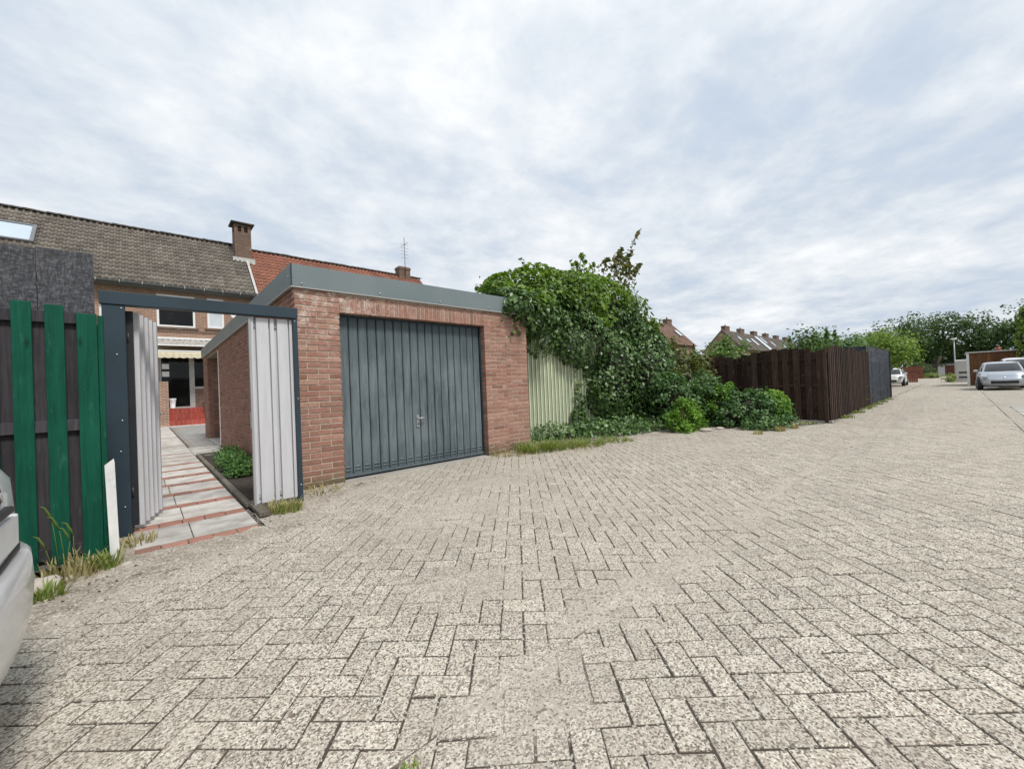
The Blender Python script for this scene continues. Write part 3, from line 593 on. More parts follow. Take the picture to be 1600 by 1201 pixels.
# long side wall facing the garden path, with a door opening
SD0, SD1, SDZ = 12.1, 14.55, 2.33
mb = MB(); mb.box(GX0 + .007, GX0 + .29, GY0 + .3, SD0 - .006, -.05, 2.45); mb.box(GX0 + .007, GX0 + .29, SD1 + .006, GYE, -.05, 2.45); mb.box(GX0 + .007, GX0 + .29, SD0 - .006, SD1 + .006, SDZ, 2.448)
mb.box(GX0 + .28, GXE - .02, GYE - .2, GYE - .004, -.05, 2.44); mb.box(GXE - .25, GXE - .014, GY0 + .3, GYE - .2, -.05, 2.43)
mb.box(GX0 + .29, GX0 + .33, SD0, SD1, 0, SDZ); mb.build('side_wall_core', 'mortar_dark', gar)
mb = MB(); rr = []
def side(y0, y1, c0, c1):
    for c in range(c0, c1):
        y = y0 - ((BL + .011) / 2 if c % 2 else 0)
        while y < y1 - .02:
            a, b = max(y, y0), min(y + BL, y1)
            if b - a > .03:
                n0 = len(mb.f); e = random.gauss(0, .0015); mb.bbox(GX0 + e, GX0 + .1, a, b, .012 + c * COURSE, .012 + c * COURSE + COURSE - .011, .004); rr.extend([random.random()] * (len(mb.f) - n0))
            y += BL + .011
side(GY0 + .127, SD0, 0, 35); side(SD1, GYE, 0, 35); side(SD0 + .002, SD1 - .002, 34, 35)
for c in range(34):                                              # far jamb of the side opening
    n0 = len(mb.f); mb.bbox(GX0 + .112, GX0 + .26, SD1 - .001, SD1 + .1, .012 + c * COURSE, .07 + c * COURSE, .004); rr.extend([random.random()] * (len(mb.f) - n0))
me = mb.mesh('side_brickwork', M['brickside']); setattr_face(me, 'rnd', rr); link('side_brickwork', me, gar, kind='stuff')
mb = MB(); mb.box(GX0 - .012, GX0 + .05, SD0 + .0, SD0 + .05, .02, SDZ); mb.build('side_door_frame', 'white', gar)
mb = MB(); mb.box(GX0 - .05, GX0 + .28, SD0 + .02, SD1 - .03, -.02, .03); mb.build('door_sill', 'concrete', gar)
# fascia
FX, FY = GX0 - .035, GY0 - .035
def fascia(nm, x0, x1, y0, y1):
    b = MB(); b.bbox(x0, x1, y0, y1, 2.435, 2.70, .003); return b.build(nm, 'fascia', gar)
fascia('fascia', FX, GXE + .05, FY, FY + .035); f2 = fascia('fascia', FX - .003, FX + .033, FY + .037, GYE + .05)
fascia('fascia', GXE + .052, GXE + .085, FY, GYE + .05)
mb = MB(); mb.box(FX - .004, GXE + .05, FY - .004, FY + .03, 2.424, 2.434); mb.box(FX - .008, FX + .03, FY + .03, GYE + .05, 2.424, 2.4335); mb.build('fascia_drip', 'lip', gar)
mb = MB(); mb.box(FX - .002, FX + .012, FY - .003, FY + .012, 2.436, 2.704); mb.build('corner_strip', 'anthracite', gar)
mb = MB(); mb.box(FX + .03, GXE + .05, FY + .03, GYE + .04, 2.5, 2.66); mb.build('flat_roof', 'roofing', gar)
for x in (1.42, 2.4, 3.35, 4.3):
    b = MB(); b.tube([(x, FY - .002, 2.475), (x, FY - .012, 2.475)], [.012, .007], 8); b.build('screw', 'screw', gar)
b = MB(); b.tube([(FX - .003, FY + .09, 2.56), (FX - .013, FY + .09, 2.56)], [.012, .007], 8); b.build('screw', 'screw', gar)
# up-and-over door
DY = GY0 + .115
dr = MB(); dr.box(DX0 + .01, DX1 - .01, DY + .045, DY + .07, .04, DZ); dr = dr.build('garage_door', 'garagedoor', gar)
NP = 18; pw = (DX1 - DX0 - .05) / NP
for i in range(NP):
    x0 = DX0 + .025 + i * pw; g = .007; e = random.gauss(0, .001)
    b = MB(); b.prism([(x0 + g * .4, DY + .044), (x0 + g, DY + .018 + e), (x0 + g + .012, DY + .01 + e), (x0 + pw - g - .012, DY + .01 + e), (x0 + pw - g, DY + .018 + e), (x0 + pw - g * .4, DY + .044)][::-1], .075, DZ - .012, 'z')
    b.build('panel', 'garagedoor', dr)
    for k in range(2):
        zc = .12 + k * .042; xm = x0 + pw / 2; b = MB(); n = 8; vs = []; fs = []
        for a in range(n + 1):
            th = math.pi * a / n; vs += [(xm - .036 * math.cos(th), DY + .0085, zc + .020 * math.sin(th)), (xm - .036 * math.cos(th) * .9, DY - .004 - .004 * math.sin(th), zc - .004 + .010 * math.sin(th)), (xm - .030 * math.cos(th), DY + .006, zc - .008)]
        for a in range(n): fs += [(3 * a, 3 * a + 3, 3 * a + 4, 3 * a + 1), (3 * a + 1, 3 * a + 4, 3 * a + 5, 3 * a + 2)]
        b.add(vs, fs, True); b.build('vent_louvre', 'garagedoor', dr)
b = MB(); b.bbox(DX0 + .012, DX1 - .012, DY + .0, DY + .044, .035, .072, .004); b.build('bottom_rail', 'garagedoor', dr)
mb = MB(); mb.box(DX0 + .0, DX0 + .022, DY - .005, DY + .06, .0, DZ); mb.box(DX1 - .022, DX1, DY - .005, DY + .06, .0, DZ); mb.box(DX0 + .022, DX1 - .022, DY + .0, DY + .06, DZ - .03, DZ); mb.build('door_frame', 'anthracite', gar)
hx, hz = DX0 + 9 * pw + .025 - pw * .5 + .01, .70
b = MB(); b.bbox(hx - .024, hx + .024, DY - .008, DY + .0105, hz - .1, hz + .075, .006); b.tube([(hx, DY + .0, hz + .03), (hx, DY - .045, hz + .03)], .012, 10); b.tube([(hx, DY - .045, hz + .03), (hx + .05, DY - .05, hz + .032), (hx + .105, DY - .044, hz + .028)], [.012, .011, .009], 8)
hd = b.build('handle', 'rim', dr); b = MB(); b.tube([(hx, DY - .0085, hz - .055), (hx, DY - .012, hz - .055)], .013, 10); b.build('keyhole', 'blacktrim', hd)
mb = MB(); mb.bbox(DX0 - .0, DX1 + .0, GY0 - .05, DY + .06, -.05, .012, .006); mb.build('door_threshold', 'concrete', gar)

# ================================================================== GATE
def sheet(prof, org, ud, nd, z0, z1, th=.0015):
    """folded sheet: profile points (u along ud, d along nd), extruded upright"""
    b = MB(); o = Vector((*org, 0)); U = Vector((*ud, 0)); Nn = Vector((*nd, 0)); n = len(prof)
    A_ = [o + U * u + Nn * d for u, d in prof]; B_ = [p - Nn * th * 2 for p in A_]
    vs = [(p.x, p.y, z) for z in (z0, z1) for p in A_] + [(p.x, p.y, z) for z in (z0, z1) for p in B_]
    fs = []
    for i in range(n - 1):
        fs += [(i, i + 1, n + i + 1, n + i), (2 * n + i + 1, 2 * n + i, 3 * n + i, 3 * n + i + 1), (n + i, n + i + 1, 3 * n + i + 1, 3 * n + i), (i + 1, i, 2 * n + i, 2 * n + i + 1)]
    fs += [(0, n, 3 * n, 2 * n), (n - 1, 2 * n - 1, 4 * n - 1, 3 * n - 1)][::1]
    b.add(vs, fs); return b
GTY = 4.76
gate = empty('garden_gate', (.45, GTY, 0), 'anthracite framed double garden gate with white profiled leaves, left leaf open', 'gate')
b = MB(); b.bbox(-.268, 1.235, GTY - .01, GTY + .09, 1.962, 2.072, .004); b.build('lintel', 'anthracite', gate)
b = MB(); b.bbox(-.252, -.112, GTY, GTY + .1, -.03, 1.961, .004); b.build('post', 'anthracite', gate)
b = MB(); b.bbox(1.188, 1.232, GTY + .0, GTY + .09, -.03, 1.961, .003); b.build('post', 'anthracite', gate)
b = MB(); b.bbox(-.268, -.2535, GTY + .01, GTY + .08, .3, 1.96, .002); b.build('post_cover', 'white', gate)
for x, z in ((-.135, 1.935), (-.17, 1.54), (-.15, .98), (-.165, .72), (-.15, .25), (1.212, .18), (1.212, 1.1), (1.205, 1.93)):
    b = MB(); b.tube([(x, GTY + .002, z), (x, GTY - .006, z)], [.0075, .005], 8); b.build('screw', 'screw', gate)
pr = [(0, 0), (.024, 0), (.029, -.038), (.043, -.038), (.048, 0), (.156, 0), (.160, -.03), (.168, -.03), (.172, 0), (.208, 0), (.213, -.04), (.234, -.04), (.239, 0), (.338, 0), (.342, -.03), (.349, -.03), (.353, 0), (.378, 0)]
lf = sheet(pr, (.806, GTY + .035), (1, 0), (0, -1), .055, 1.945).build('gate_leaf', 'whitesheet', gate)
b = MB(); b.bbox(.785, .805, GTY + .02, GTY + .062, .0, 1.945, .002); b.build('leaf_edge', 'greysheet', lf)
b = MB(); b.bbox(.806, 1.186, GTY + .058, GTY + .085, .1, .15, .003); b.bbox(.806, 1.186, GTY + .058, GTY + .085, 1.85, 1.9, .003); b.build('leaf_rail', 'greysheet', lf)
b = MB(); b.bbox(.778, .7845, GTY + .03, GTY + .055, .82, .98, .002); b.build('strike_plate', 'screw', lf)
h0 = Vector((-.092, GTY + .105)); h1 = Vector((.088, 5.60)); ud = (h1 - h0).normalized(); nd = Vector((ud.y, -ud.x)); Ln = (h1 - h0).length
pr = [(0, 0)]; u = .045
while u < Ln - .09: pr += [(u, 0), (u + .006, .05), (u + .04, .05), (u + .046, 0)]; u += .135
pr += [(Ln, 0)]
lf = sheet(pr, (h0.x, h0.y), (ud.x, ud.y), (nd.x, nd.y), .045, 1.93).build('gate_leaf', 'whitesheet', gate)
b = MB(); Mx = Matrix(((ud.x, nd.x, 0, h0.x), (ud.y, nd.y, 0, h0.y), (0, 0, 1, 0), (0, 0, 0, 1)))
b.bbox(.0, Ln, -.035, -.006, .09, .14, .003, Mx); b.bbox(.0, Ln, -.035, -.006, 1.84, 1.89, .003, Mx); b.build('leaf_rail', 'greysheet', lf)
b = MB(); b.bbox(-.012, -.001, -.03, .03, .06, 1.93, .002, Mx); b.build('leaf_edge', 'darkmetal', lf)
b = MB(); b.tube([Mx @ Vector((Ln - .05, .0, 1.0)), Mx @ Vector((Ln - .05, .06, 1.0)), Mx @ Vector((Ln - .15, .065, 1.0))], .009, 8); b.build('handle', 'screw', lf)
for z in (.3, 1.65): b = MB(); b.tube([(h0.x - .006, h0.y - .0, z), (h0.x - .006, h0.y, z + .09)], .013, 8); b.build('hinge', 'darkmetal', gate)

# ================================================================== GREEN FENCE, STAKE, OSB SCREEN
FYG = 4.1
gf = empty('green_fence', (-.5, FYG, 0), 'green painted plank fence with grey boards behind at the left edge', 'fence')
def plank(nm, mat, par, x0, x1, y0, y1, z0, z1, cut=0.0, ax='x', lean=0.0):
    b = MB(); b.bbox(x0, x1, y0, y1, z0, z1, .0025)
    if cut: b.v = [(x, y, z - (cut * ((x - x0) / (x1 - x0) if ax == 'x' else (y - y0) / (y1 - y0)) if z > (z0 + z1) / 2 else 0)) for x, y, z in b.v]
    if lean: b.v = [(x + lean * z, y, z) for x, y, z in b.v]
    return b.build(nm, mat, par)
xs = [(-.632, -.545, 1.82, .055, 0), (-.488, -.400, 1.81, .06, .004), (-.342, -.243, 1.765, -.03, .008)]
xs += [(-.632 - .146 * k, -.545 - .146 * k, 1.80 + .012 * math.sin(k * 2.1), .05, 0) for k in range(1, 14)]
for i, (a, b_, zt, zb, c) in enumerate(xs): plank('plank', 'greenwood', gf, a, b_, FYG - .02, FYG - .001, zb, zt, c)
plank('plank', 'greenwood', gf, -.241, -.212, FYG - .016, FYG + .06, -.03, 1.755)
for k in range(16): plank('back_plank', 'greywood', gf, -.335 - .146 * k - .13, -.335 - .146 * k + .0, FYG + .028, FYG + .046, .07, 1.735)
for z in (1.69, .95, .10): plank('rail', 'greywood', gf, -2.6, -.245, FYG, FYG + .026, z, z + .078)
plank('post', 'greywood', gf, -.3, -.245, FYG + .047, FYG + .1, -.05, 1.7); plank('post', 'greywood', gf, -2.2, -2.13, FYG + .047, FYG + .115, -.05, 1.7)
b = MB(); b.prism([(-.205, -.03), (-.158, -.03), (-.172, .715), (-.176, .74), (-.222, .70)], 3.985, 4.008, 'y'); b.build('wooden_stake', 'whitewood', label='flaking white wooden stake with slanted tip leaning by the gate post', cat='stake')
osb = empty('board_screen', (-.7, 5.6, 0), 'dark stained chipboard screen rising behind the green fence', 'screen')
for x0, x1, zt in ((-1.3, -.71, 2.57), (-.705, -.345, 2.585)):
    b = MB(); b.bbox(x0, x1, 5.6, 5.622, .1, zt, .002); b.build('chipboard', 'osb', osb)
b = MB(); b.bbox(-1.26, -1.2, 5.625, 5.68, -.05, 2.5, .003); b.bbox(-.42, -.36, 5.625, 5.68, -.05, 2.5, .003); b.build('batten', 'greywood', osb)

# ================================================================== TERRACED HOUSES
HY, EY, EZ, RY, RZ = 25.0, 24.62, 6.56, 28.1, 10.05
def holes_wall(x0, x1, z0, z1, holes, y0, y1):
    b = MB(); xs = sorted({x0, x1, *[h[0] for h in holes], *[h[1] for h in holes]}); zs = sorted({z0, z1, *[h[2] for h in holes], *[h[3] for h in holes]})
    for i in range(len(xs) - 1):
        run = None
        for k in range(len(zs) - 1):
            cx, cz = (xs[i] + xs[i + 1]) / 2, (zs[k] + zs[k + 1]) / 2
            solid = not any(h[0] < cx < h[1] and h[2] < cz < h[3] for h in holes)
            if solid: run = (run[0], zs[k + 1]) if run else (zs[k], zs[k + 1])
            if run and (not solid or k == len(zs) - 2): b.box(xs[i], xs[i + 1], y0, y1, run[0], run[1]); run = None
    return b
def tiles(nm, x0, x1, ey, ez, ry, rz, mat, par, px=.21, pr_=.345, sub=7):
    L = math.hypot(ry - ey, rz - ez); sy, sz = (ry - ey) / L, (rz - ez) / L; sg = 1 if ry > ey else -1; nyv, nzv = -sz * sg, abs(sy)
    nyv = -sz if sg > 0 else sz
    nr = int(L / pr_); nc = int((x1 - x0) / px); u = np.arange(nc * sub + 1) / sub; fr = u % 1
    prof = .05 * np.where(fr > .5, np.sin((fr - .5) * 2 * np.pi), -.35 * np.sin(fr * 2 * np.pi)); prof[fr == 0] = 0
    V = []; Fs = []; rr = []; n = len(u)
    for r in range(nr + 1):
        a = r * pr_; bq = min(a + pr_ * 1.06, L + .02); base = len(V) and len(V) * n
        jit = np.repeat(RNG.normal(0, .006, nc + 1), sub)[:n]
        for s_, off in ((a, -.02), (a, .042), (bq, .0)):
            h = (prof if off != -.02 else prof - .0) + off
            sl_ = s_ + jit
            V.append(np.stack([x0 + u * px, ey + sy * sl_ + nyv * h, ez + sz * sl_ + nzv * h], 1))
        o = (len(V) - 3) * n; tr = RNG.random(nc)
        for q in range(2):
            i = np.arange(n - 1); Fs.append(np.stack([o + q * n + i, o + q * n + i + 1, o + (q + 1) * n + i + 1, o + (q + 1) * n + i], 1)); rr.append(np.repeat(tr, sub))
    return link(nm, np_mesh(nm, np.concatenate(V), np.concatenate(Fs), mat, np.concatenate(rr), True), par, kind='stuff')
def ridge_tiles(x0, x1, y, z, par, mat='ridge', step=.36):
    m_ = MB(); n = 6
    vs = [(x, -.14 * math.cos(math.pi * k / n), .1 * math.sin(math.pi * k / n) + dz) for x, dz in ((-.19, .012), (.19, 0)) for k in range(n + 1)]
    m_.add(vs, [(k, k + 1, n + 2 + k, n + 1 + k) for k in range(n)] + [tuple(range(n + 1))], True); me = m_.mesh('ridge_tile', M[mat])
    x = x0 + .18
    while x < x1: link('ridge_tile', me, par, loc=(x, y, z - .03 + random.gauss(0, .008))); x += step
def window(par, x0, x1, z0, z1, y, fr=.1, gmat='darkglass', fmat='white', mull=()):
    b = MB(); d = .06; b.bbox(x0, x1, y - .03, y + d, z0, z0 + fr, .004); b.bbox(x0, x1, y - .03, y + d, z1 - fr, z1, .004)
    b.bbox(x0, x0 + fr, y - .029, y + d, z0 + fr, z1 - fr, .004); b.bbox(x1 - fr, x1, y - .029, y + d, z0 + fr, z1 - fr, .004)
    for m_ in mull: b.bbox(m_ - .04, m_ + .04, y - .028, y + d, z0 + fr, z1 - fr, .004)
    f = b.build('window', fmat, par); b = MB(); b.box(x0 + fr * .9, x1 - fr * .9, y + .012, y + .03, z0 + fr * .9, z1 - fr * .9); b.build('pane', gmat, f); return f
def chimney(par, x0, x1, y0, y1, z0, z1, cap=True, mat='chimney', pots=0):
    b = MB(); hz = z1 - .42
    if cap:
        b.box(x0, x1, y0, y1, z0, hz); w_ = (x1 - x0)
        for a, c in ((x0, x0 + .16), (x0 + w_ * .42, x0 + w_ * .58), (x1 - .16, x1)): b.box(a, c, y0, y0 + .18, hz, hz + .34); b.box(a, c, y1 - .18, y1, hz, hz + .34)
        b.box(x0, x1, y0, y1, hz + .34, z1); b.box(x0 + .17, x1 - .17, y0 + .19, y1 - .19, hz, hz + .34)
    else: b.box(x0, x1, y0, y1, z0, z1); b.box(x0 - .04, x1 + .04, y0 - .04, y1 + .04, z1 - .2, z1 - .06)
    c = b.build('chimney', mat, par)
    if cap:
        b = MB(); b.bbox(x0 - .16, x1 + .16, y0 - .16, y1 + .16, z1 + .04, z1 + .1, .006); b.add([(x0 - .16, y0 - .16, z1 + .101), (x1 + .16, y0 - .16, z1 + .101), (x1 + .16, y1 + .16, z1 + .101), (x0 - .16, y1 + .16, z1 + .101), ((x0 + x1) / 2, (y0 + y1) / 2, z1 + .22)], [(0, 1, 4), (1, 2, 4), (2, 3, 4), (3, 0, 4)]); b.build('chimney_cap', 'ridge', c)
    for k in range(pots): b = MB(); b.tube([((x0 + x1) / 2 + .25 * k - .1, (y0 + y1) / 2, z1 - .06), ((x0 + x1) / 2 + .25 * k - .1, (y0 + y1) / 2, z1 + .35)], [.09, .07], 8); b.build('chimney_pot', 'ridge', c)
    return c
hs = empty('terraced_house', (-1, HY, 0), 'brick terraced house with weathered grey tiled roof and cream awning', 'house')
HX0, HX1 = -10.0, 4.46
UW = [(.48, 1.90, 4.68, 6.2), (2.38, 3.06, 4.72, 6.2), (-4.2, -2.6, 4.68, 6.2), (-7.5, -6.0, 4.68, 6.2)]
LO = [(.5, 2.68, .8, 3.2), (-4.6, -2.2, .8, 3.2)]
holes_wall(HX0, HX1, -.05, 6.5, UW + LO, HY, HY + .3).build('wall', 'facade', hs)
b = MB(); b.box(HX0 + .05, HX1, HY + 4.6, HY + 4.9, -.05, 6.4); b.box(HX0, HX0 + .3, HY + .3, HY + 4.6, -.05, 6.4); b.box(HX0 + .3, HX1, HY + 1.6, HY + 1.65, -.05, 6.4); b.build('rear_wall', 'chimney', hs)
for i, u_ in enumerate(UW):
    window(hs, *u_, HY + .03, .085, 'curtain' if i == 1 else 'darkglass')
    b = MB(); b.bbox(u_[0] - .12, u_[1] + .12, HY - .06, HY + .02, u_[2] - .1, u_[2] - .004, .006); b.build('window_sill', 'chimney', hs)
b = MB(); b.box(HX0, HX1, HY - .03, HY - .001, 4.44, 4.53); b.build('string_course', 'chimney', hs)
window(hs, -4.6, -2.2, .8, 3.2, HY + .03, .1)
tl = tiles('tile_field', HX0 - .1, HX1 + .02, EY - .05, EZ, RY, RZ, 'greytile', hs)
b = MB(); b.add([(HX0, RY, RZ - .04), (HX1, RY, RZ - .04), (HX1, RY + 3.5, EZ), (HX0, RY + 3.5, EZ), (HX0, EY, EZ - .07), (HX1, EY, EZ - .07)], [(0, 3, 2, 1), (4, 0, 1, 5), (0, 4, 3), (1, 2, 5)]); b.build('roof', 'browntile', hs)
ridge_tiles(HX0, 3.95, RY, RZ + .05, hs)
b = MB(); n = 8; b.add([(x, EY - .16 + .075 * math.cos(math.pi * k / n), EZ - .03 - .085 * math.sin(math.pi * k / n)) for x in (HX0, HX1) for k in range(n + 1)], [(k, k + 1, n + 2 + k, n + 1 + k) for k in range(n)], True); gt = b.build('gutter', 'gutter', hs)
b = MB(); b.box(HX0, HX1, EY - .07, EY - .04, EZ - .16, EZ - .005); b.box(HX0, HX1, EY - .04, HY + .1, EZ - .17, EZ - .12); b.build('eaves_board', 'gutter', gt)
for k in range(20): b = MB(); x = HX0 + .4 + k * .74; b.tube([(x, EY - .24, EZ - .02), (x, EY - .22, EZ - .09), (x, EY - .16, EZ - .125)], .016, 6); b.build('gutter_bracket', 'white', gt)
b = MB(); b.tube([(HX1 - .12, EY - .16, EZ - .1), (HX1 - .12, HY - .06, EZ - .5), (HX1 - .12, HY - .06, 0)], .045, 8); b.build('downpipe', 'gutter', hs)
# roof window on the grey roof
sl_ = Vector((0, RY - EY, RZ - EZ)).normalized(); nn_ = Vector((0, -sl_.z, sl_.y))
Mr = Matrix(((1, 0, 0, 0), (0, sl_.y, nn_.y, EY), (0, sl_.z, nn_.z, EZ), (0, 0, 0, 1)))
b = MB(); v0, v1 = 2.05, 3.5; b.bbox(-4.7, -4.62, v0, v1, 0, .16, .006, Mr); b.bbox(-3.46, -3.34, v0, v1, 0, .16, .006, Mr); b.bbox(-4.62, -3.46, v0, v0 + .1, 0, .158, .006, Mr); b.bbox(-4.62, -3.46, v1 - .1, v1, 0, .158, .006, Mr)
sk = b.build('roof_window', 'gutter', hs); b = MB(); b.box(-4.63, -3.45, v0 + .05, v1 - .05, .09, .12, Mr); b.build('pane', 'skyglass', sk)
chimney(hs, 3.92, 4.72, RY - 1.1, RY - .35, RZ - 1.35, RZ + .95)
b = MB(); b.box(3.80, 4.86, RY - 1.22, RY - .25, RZ - 1.28, RZ - .96); b.build('chimney_flashing', 'lip', hs)
# back door, canopy, awning, steps
b = MB(); b.bbox(1.60, 1.80, HY + .02, HY + .12, .8, 3.2, .005); b.bbox(1.8, 2.68, HY + .02, HY + .12, 1.72, 1.82, .005); b.bbox(.5, .58, HY + .02, HY + .12, .8, 3.2, .005); b.bbox(.58, 1.6, HY + .02, HY + .12, .8, .88, .005); fr_ = b.build('door_frame', 'greyframe', hs)
b = MB(); b.box(.58, 1.6, HY + .06, HY + .08, .88, 3.2); b.build('back_door', 'darkglass', hs); b = MB(); b.box(1.8, 2.68, HY + .06, HY + .08, 1.82, 3.2); b.build('pane', 'darkglass', fr_)
b = MB(); b.box(1.8, 2.68, HY + .03, HY + .15, .8, 1.72); b.build('parapet', 'chimney', hs)
for z in (2.32, 2.68): b = MB(); b.box(.60, .86, HY + .04, HY + .055, z, z + .24); b.build('door_note', 'white', hs)
b = MB(); n = 46
prof = [(.3 + i * 3.3 / n, .02 * math.sin(i * 2.2)) for i in range(n + 1)]
b.add([(x, yy, zz + d) for yy, zz in ((HY - .02, 4.08), (HY - 1.15, 3.72)) for x, d in prof], [(i, i + 1, n + 2 + i, n + 1 + i) for i in range(n)]); can = b.build('canopy_sheet', 'poly', hs)
b = MB(); b.bbox(.3, 3.6, HY - .06, HY - .001, 4.09, 4.18, .004); b.bbox(.3, 3.6, HY - 1.2, HY - 1.15, 3.66, 3.72, .004); b.build('canopy_rail', 'white', can)
b = MB(); n = 60; rows = [(HY - .05, 3.66), (HY - 1.2, 3.40), (HY - 1.25, 3.33)]
vs = [(.42 + i * 2.6 / n, yy, zz) for yy, zz in rows for i in range(n + 1)] + [(.42 + i * 2.6 / n, HY - 1.25 - .012 * math.sin(i * 1.3), 3.14 - .045 * abs(math.sin(i * math.pi / 6))) for i in range(n + 1)]
b.add(vs, [(r * (n + 1) + i, r * (n + 1) + i + 1, (r + 1) * (n + 1) + i + 1, (r + 1) * (n + 1) + i) for r in range(3) for i in range(n)]); aw = b.build('awning', 'awning', hs)
b = MB(); b.bbox(.42, 3.02, HY - 1.24, HY - 1.19, 3.39, 3.45, .004); b.build('awning_bar', 'white', aw)
for k, (ya, za, zb) in enumerate(((23.95, 0, .27), (24.22, .27, .54), (24.49, .54, .81))):
    b = MB(); b.box(.78, 2.08, ya + .012, HY - .001, max(za - .01, -.02), zb - .012); st = b.build('step', 'mortar', hs)
    for i in range(8 if k != 1 else 5):
        nn2 = 8 if k != 1 else 5; wdt = 1.3 / nn2; b = MB(); b.bbox(.78 + i * wdt + .004, .78 + (i + 1) * wdt - .004, ya, ya + .27 if k < 2 else HY - .01, za + .004, zb, .003); b.build('step_tile', 'redstep', st)
b = MB(); b.box(.46, .775, 23.9, HY - .001, -.03, 2.05); b.build('step_wall', 'facade', hs); b = MB(); b.box(2.085, 2.3, 24.0, HY - .001, -.03, 1.05); b.build('step_wall', 'facade', hs)
b = MB(); pr2 = [(0, .80), (.10, .812), (.115, .84), (.09, .86), (.125, 1.16), (.14, 1.24), (.14, 1.28), (.115, 1.28), (.10, 1.2), (0, 1.2)]; n = 16
b.add([(.93 + r_ * math.cos(2 * math.pi * k / n), 24.62 + r_ * math.sin(2 * math.pi * k / n), z) for r_, z in pr2 for k in range(n)], [(i * n + k, i * n + (k + 1) % n, (i + 1) * n + (k + 1) % n, (i + 1) * n + k) for i in range(len(pr2) - 1) for k in range(n)], True)
b.build('plant_pot', 'pot', label='white plastic plant pot standing on the red tiled steps', cat='plant pot')
b = MB(); n = 14; vs = [(3.52, HY - .32, 5.5)] + [(3.52 + .26 * math.cos(2 * math.pi * k / n), HY - .40, 5.5 + .28 * math.sin(2 * math.pi * k / n)) for k in range(n)]
b.add(vs, [(0, 1 + k, 1 + (k + 1) % n) for k in range(n)], True); b.tube([(3.52, HY - .3, 5.5), (3.52, HY, 5.4)], .02, 6); b.build('satellite_dish', 'pot', hs)
# red roofed neighbour
h2 = empty('red_roof_house', (9, HY, 0), 'brick terraced house with red clay tiled roof and two small chimneys', 'house')
RX0, RX1 = 4.47, 16.2
UW2 = [(5.3, 6.7, 4.68, 6.2), (8.5, 9.9, 4.68, 6.2), (12.0, 13.4, 4.68, 6.2), (6, 8, .9, 3.1), (11, 13, .9, 3.1)]
holes_wall(RX0, RX1, -.05, 6.5, UW2, HY, HY + .3).build('wall', 'facade', h2)
for u_ in UW2: window(h2, *u_, HY + .03, .085)
b = MB(); b.box(RX0, RX1, HY + 4.6, HY + 4.9, -.05, 6.4); b.box(RX1 - .3, RX1, HY + .3, HY + 4.6, -.05, 6.4); b.box(RX0, RX1 - .3, HY + 1.6, HY + 1.65, -.05, 6.4); b.build('rear_wall', 'chimney', h2)
tiles('tile_field', RX0, RX1, EY - .05, EZ, RY, RZ - .12, 'redtile', h2, px=.25, pr_=.34)
b = MB(); b.add([(RX0, RY, RZ - .16), (RX1, RY, RZ - .16), (RX1, RY + 3.5, EZ), (RX0, RY + 3.5, EZ), (RX0, EY, EZ - .07), (RX1, EY, EZ - .07)], [(0, 3, 2, 1), (4, 0, 1, 5), (0, 4, 3), (1, 2, 5)]); b.build('roof', 'redtile', h2)
ridge_tiles(4.75, RX1, RY, RZ - .06, h2)
b = MB(); b.tube([(RX0, EY - .16, EZ - .06), (RX1, EY - .16, EZ - .06)], .07, 8); b.build('gutter', 'gutter', h2)
b = MB(); b.box(RX0 - .05, RX0 + .06, 0, 4.9, .03, .09, Mr); b.build('verge_mortar', 'lip', h2)
c2 = chimney(h2, 14.3, 15.2, RY - .3, RY + .35, RZ - .6, RZ + .55, cap=False)
b = MB(); b.tube([(14.75, RY - .38, RZ - .3), (14.75, RY - .38, RZ + 2.75)], .022, 6)
for z in (1.2, 1.45, 1.7, 1.95, 2.2): b.tube([(14.45, RY - .38, RZ + z), (15.05, RY - .38, RZ + z)], .010, 5)
b.tube([(14.75, RY - .9, RZ + 2.2), (14.75, RY + .2, RZ + 2.2)], .012, 5)
b.build('antenna', 'antenna', h2)
b = MB(); b.bbox(7.0, 7.5, 2.0, 2.5, .05, .3, .01, Mr); b.build('roof_vent', 'white', h2)

# ================================================================== CORRUGATED SHED AND IVY
_Cm = Vector((0, 0, CAM_H))
def at(px, py, Y=None, X=None):
    d = _f2 * F_PX + _r3 * (px - 800) - _u3 * (py - 600.5); t = (Y / d.y) if Y is not None else (X / d.x); return _Cm + d * t
SY = 6.0
shed = empty('metal_shed', (7.2, SY, 0), 'pale green profiled sheet metal shed half buried in ivy beside the garage', 'shed')
for k in range(4):
    x0 = 5.22 + k * 1.053; pr = []
    for i in range(9):
        u = i * .117; pr += [(u, 0), (u + .085, 0), (u + .09, .016), (u + .112, .016)]
    pr += [(1.053, 0)]; sh_ = sheet(pr, (x0, SY), (1, 0), (0, -1), .05, 2.42).build('sheet', 'corrugated', shed)
    for i in range(9): b = MB(); b.bbox(x0 + i * .117 + .0885, x0 + i * .117 + .1135, SY - .024, SY - .0165, .05, 2.42, .003); b.build('rib', 'rib', sh_)  # strips over the ribs carry their lit look as colour
b = MB(); b.box(5.24, 9.8, SY + .03, 8.8, -.02, 2.5); b.build('shed_body', 'shade', shed)
b = MB(); b.bbox(5.21, 9.9, SY - .12, 9.0, 2.52, 2.58, .01); b.build('shed_roof', 'roofing', shed)
ivy = empty('ivy_mass', (7.8, 6.6, 0), 'huge mound of ivy and creeper swallowing the shed beside the garage', 'ivy')
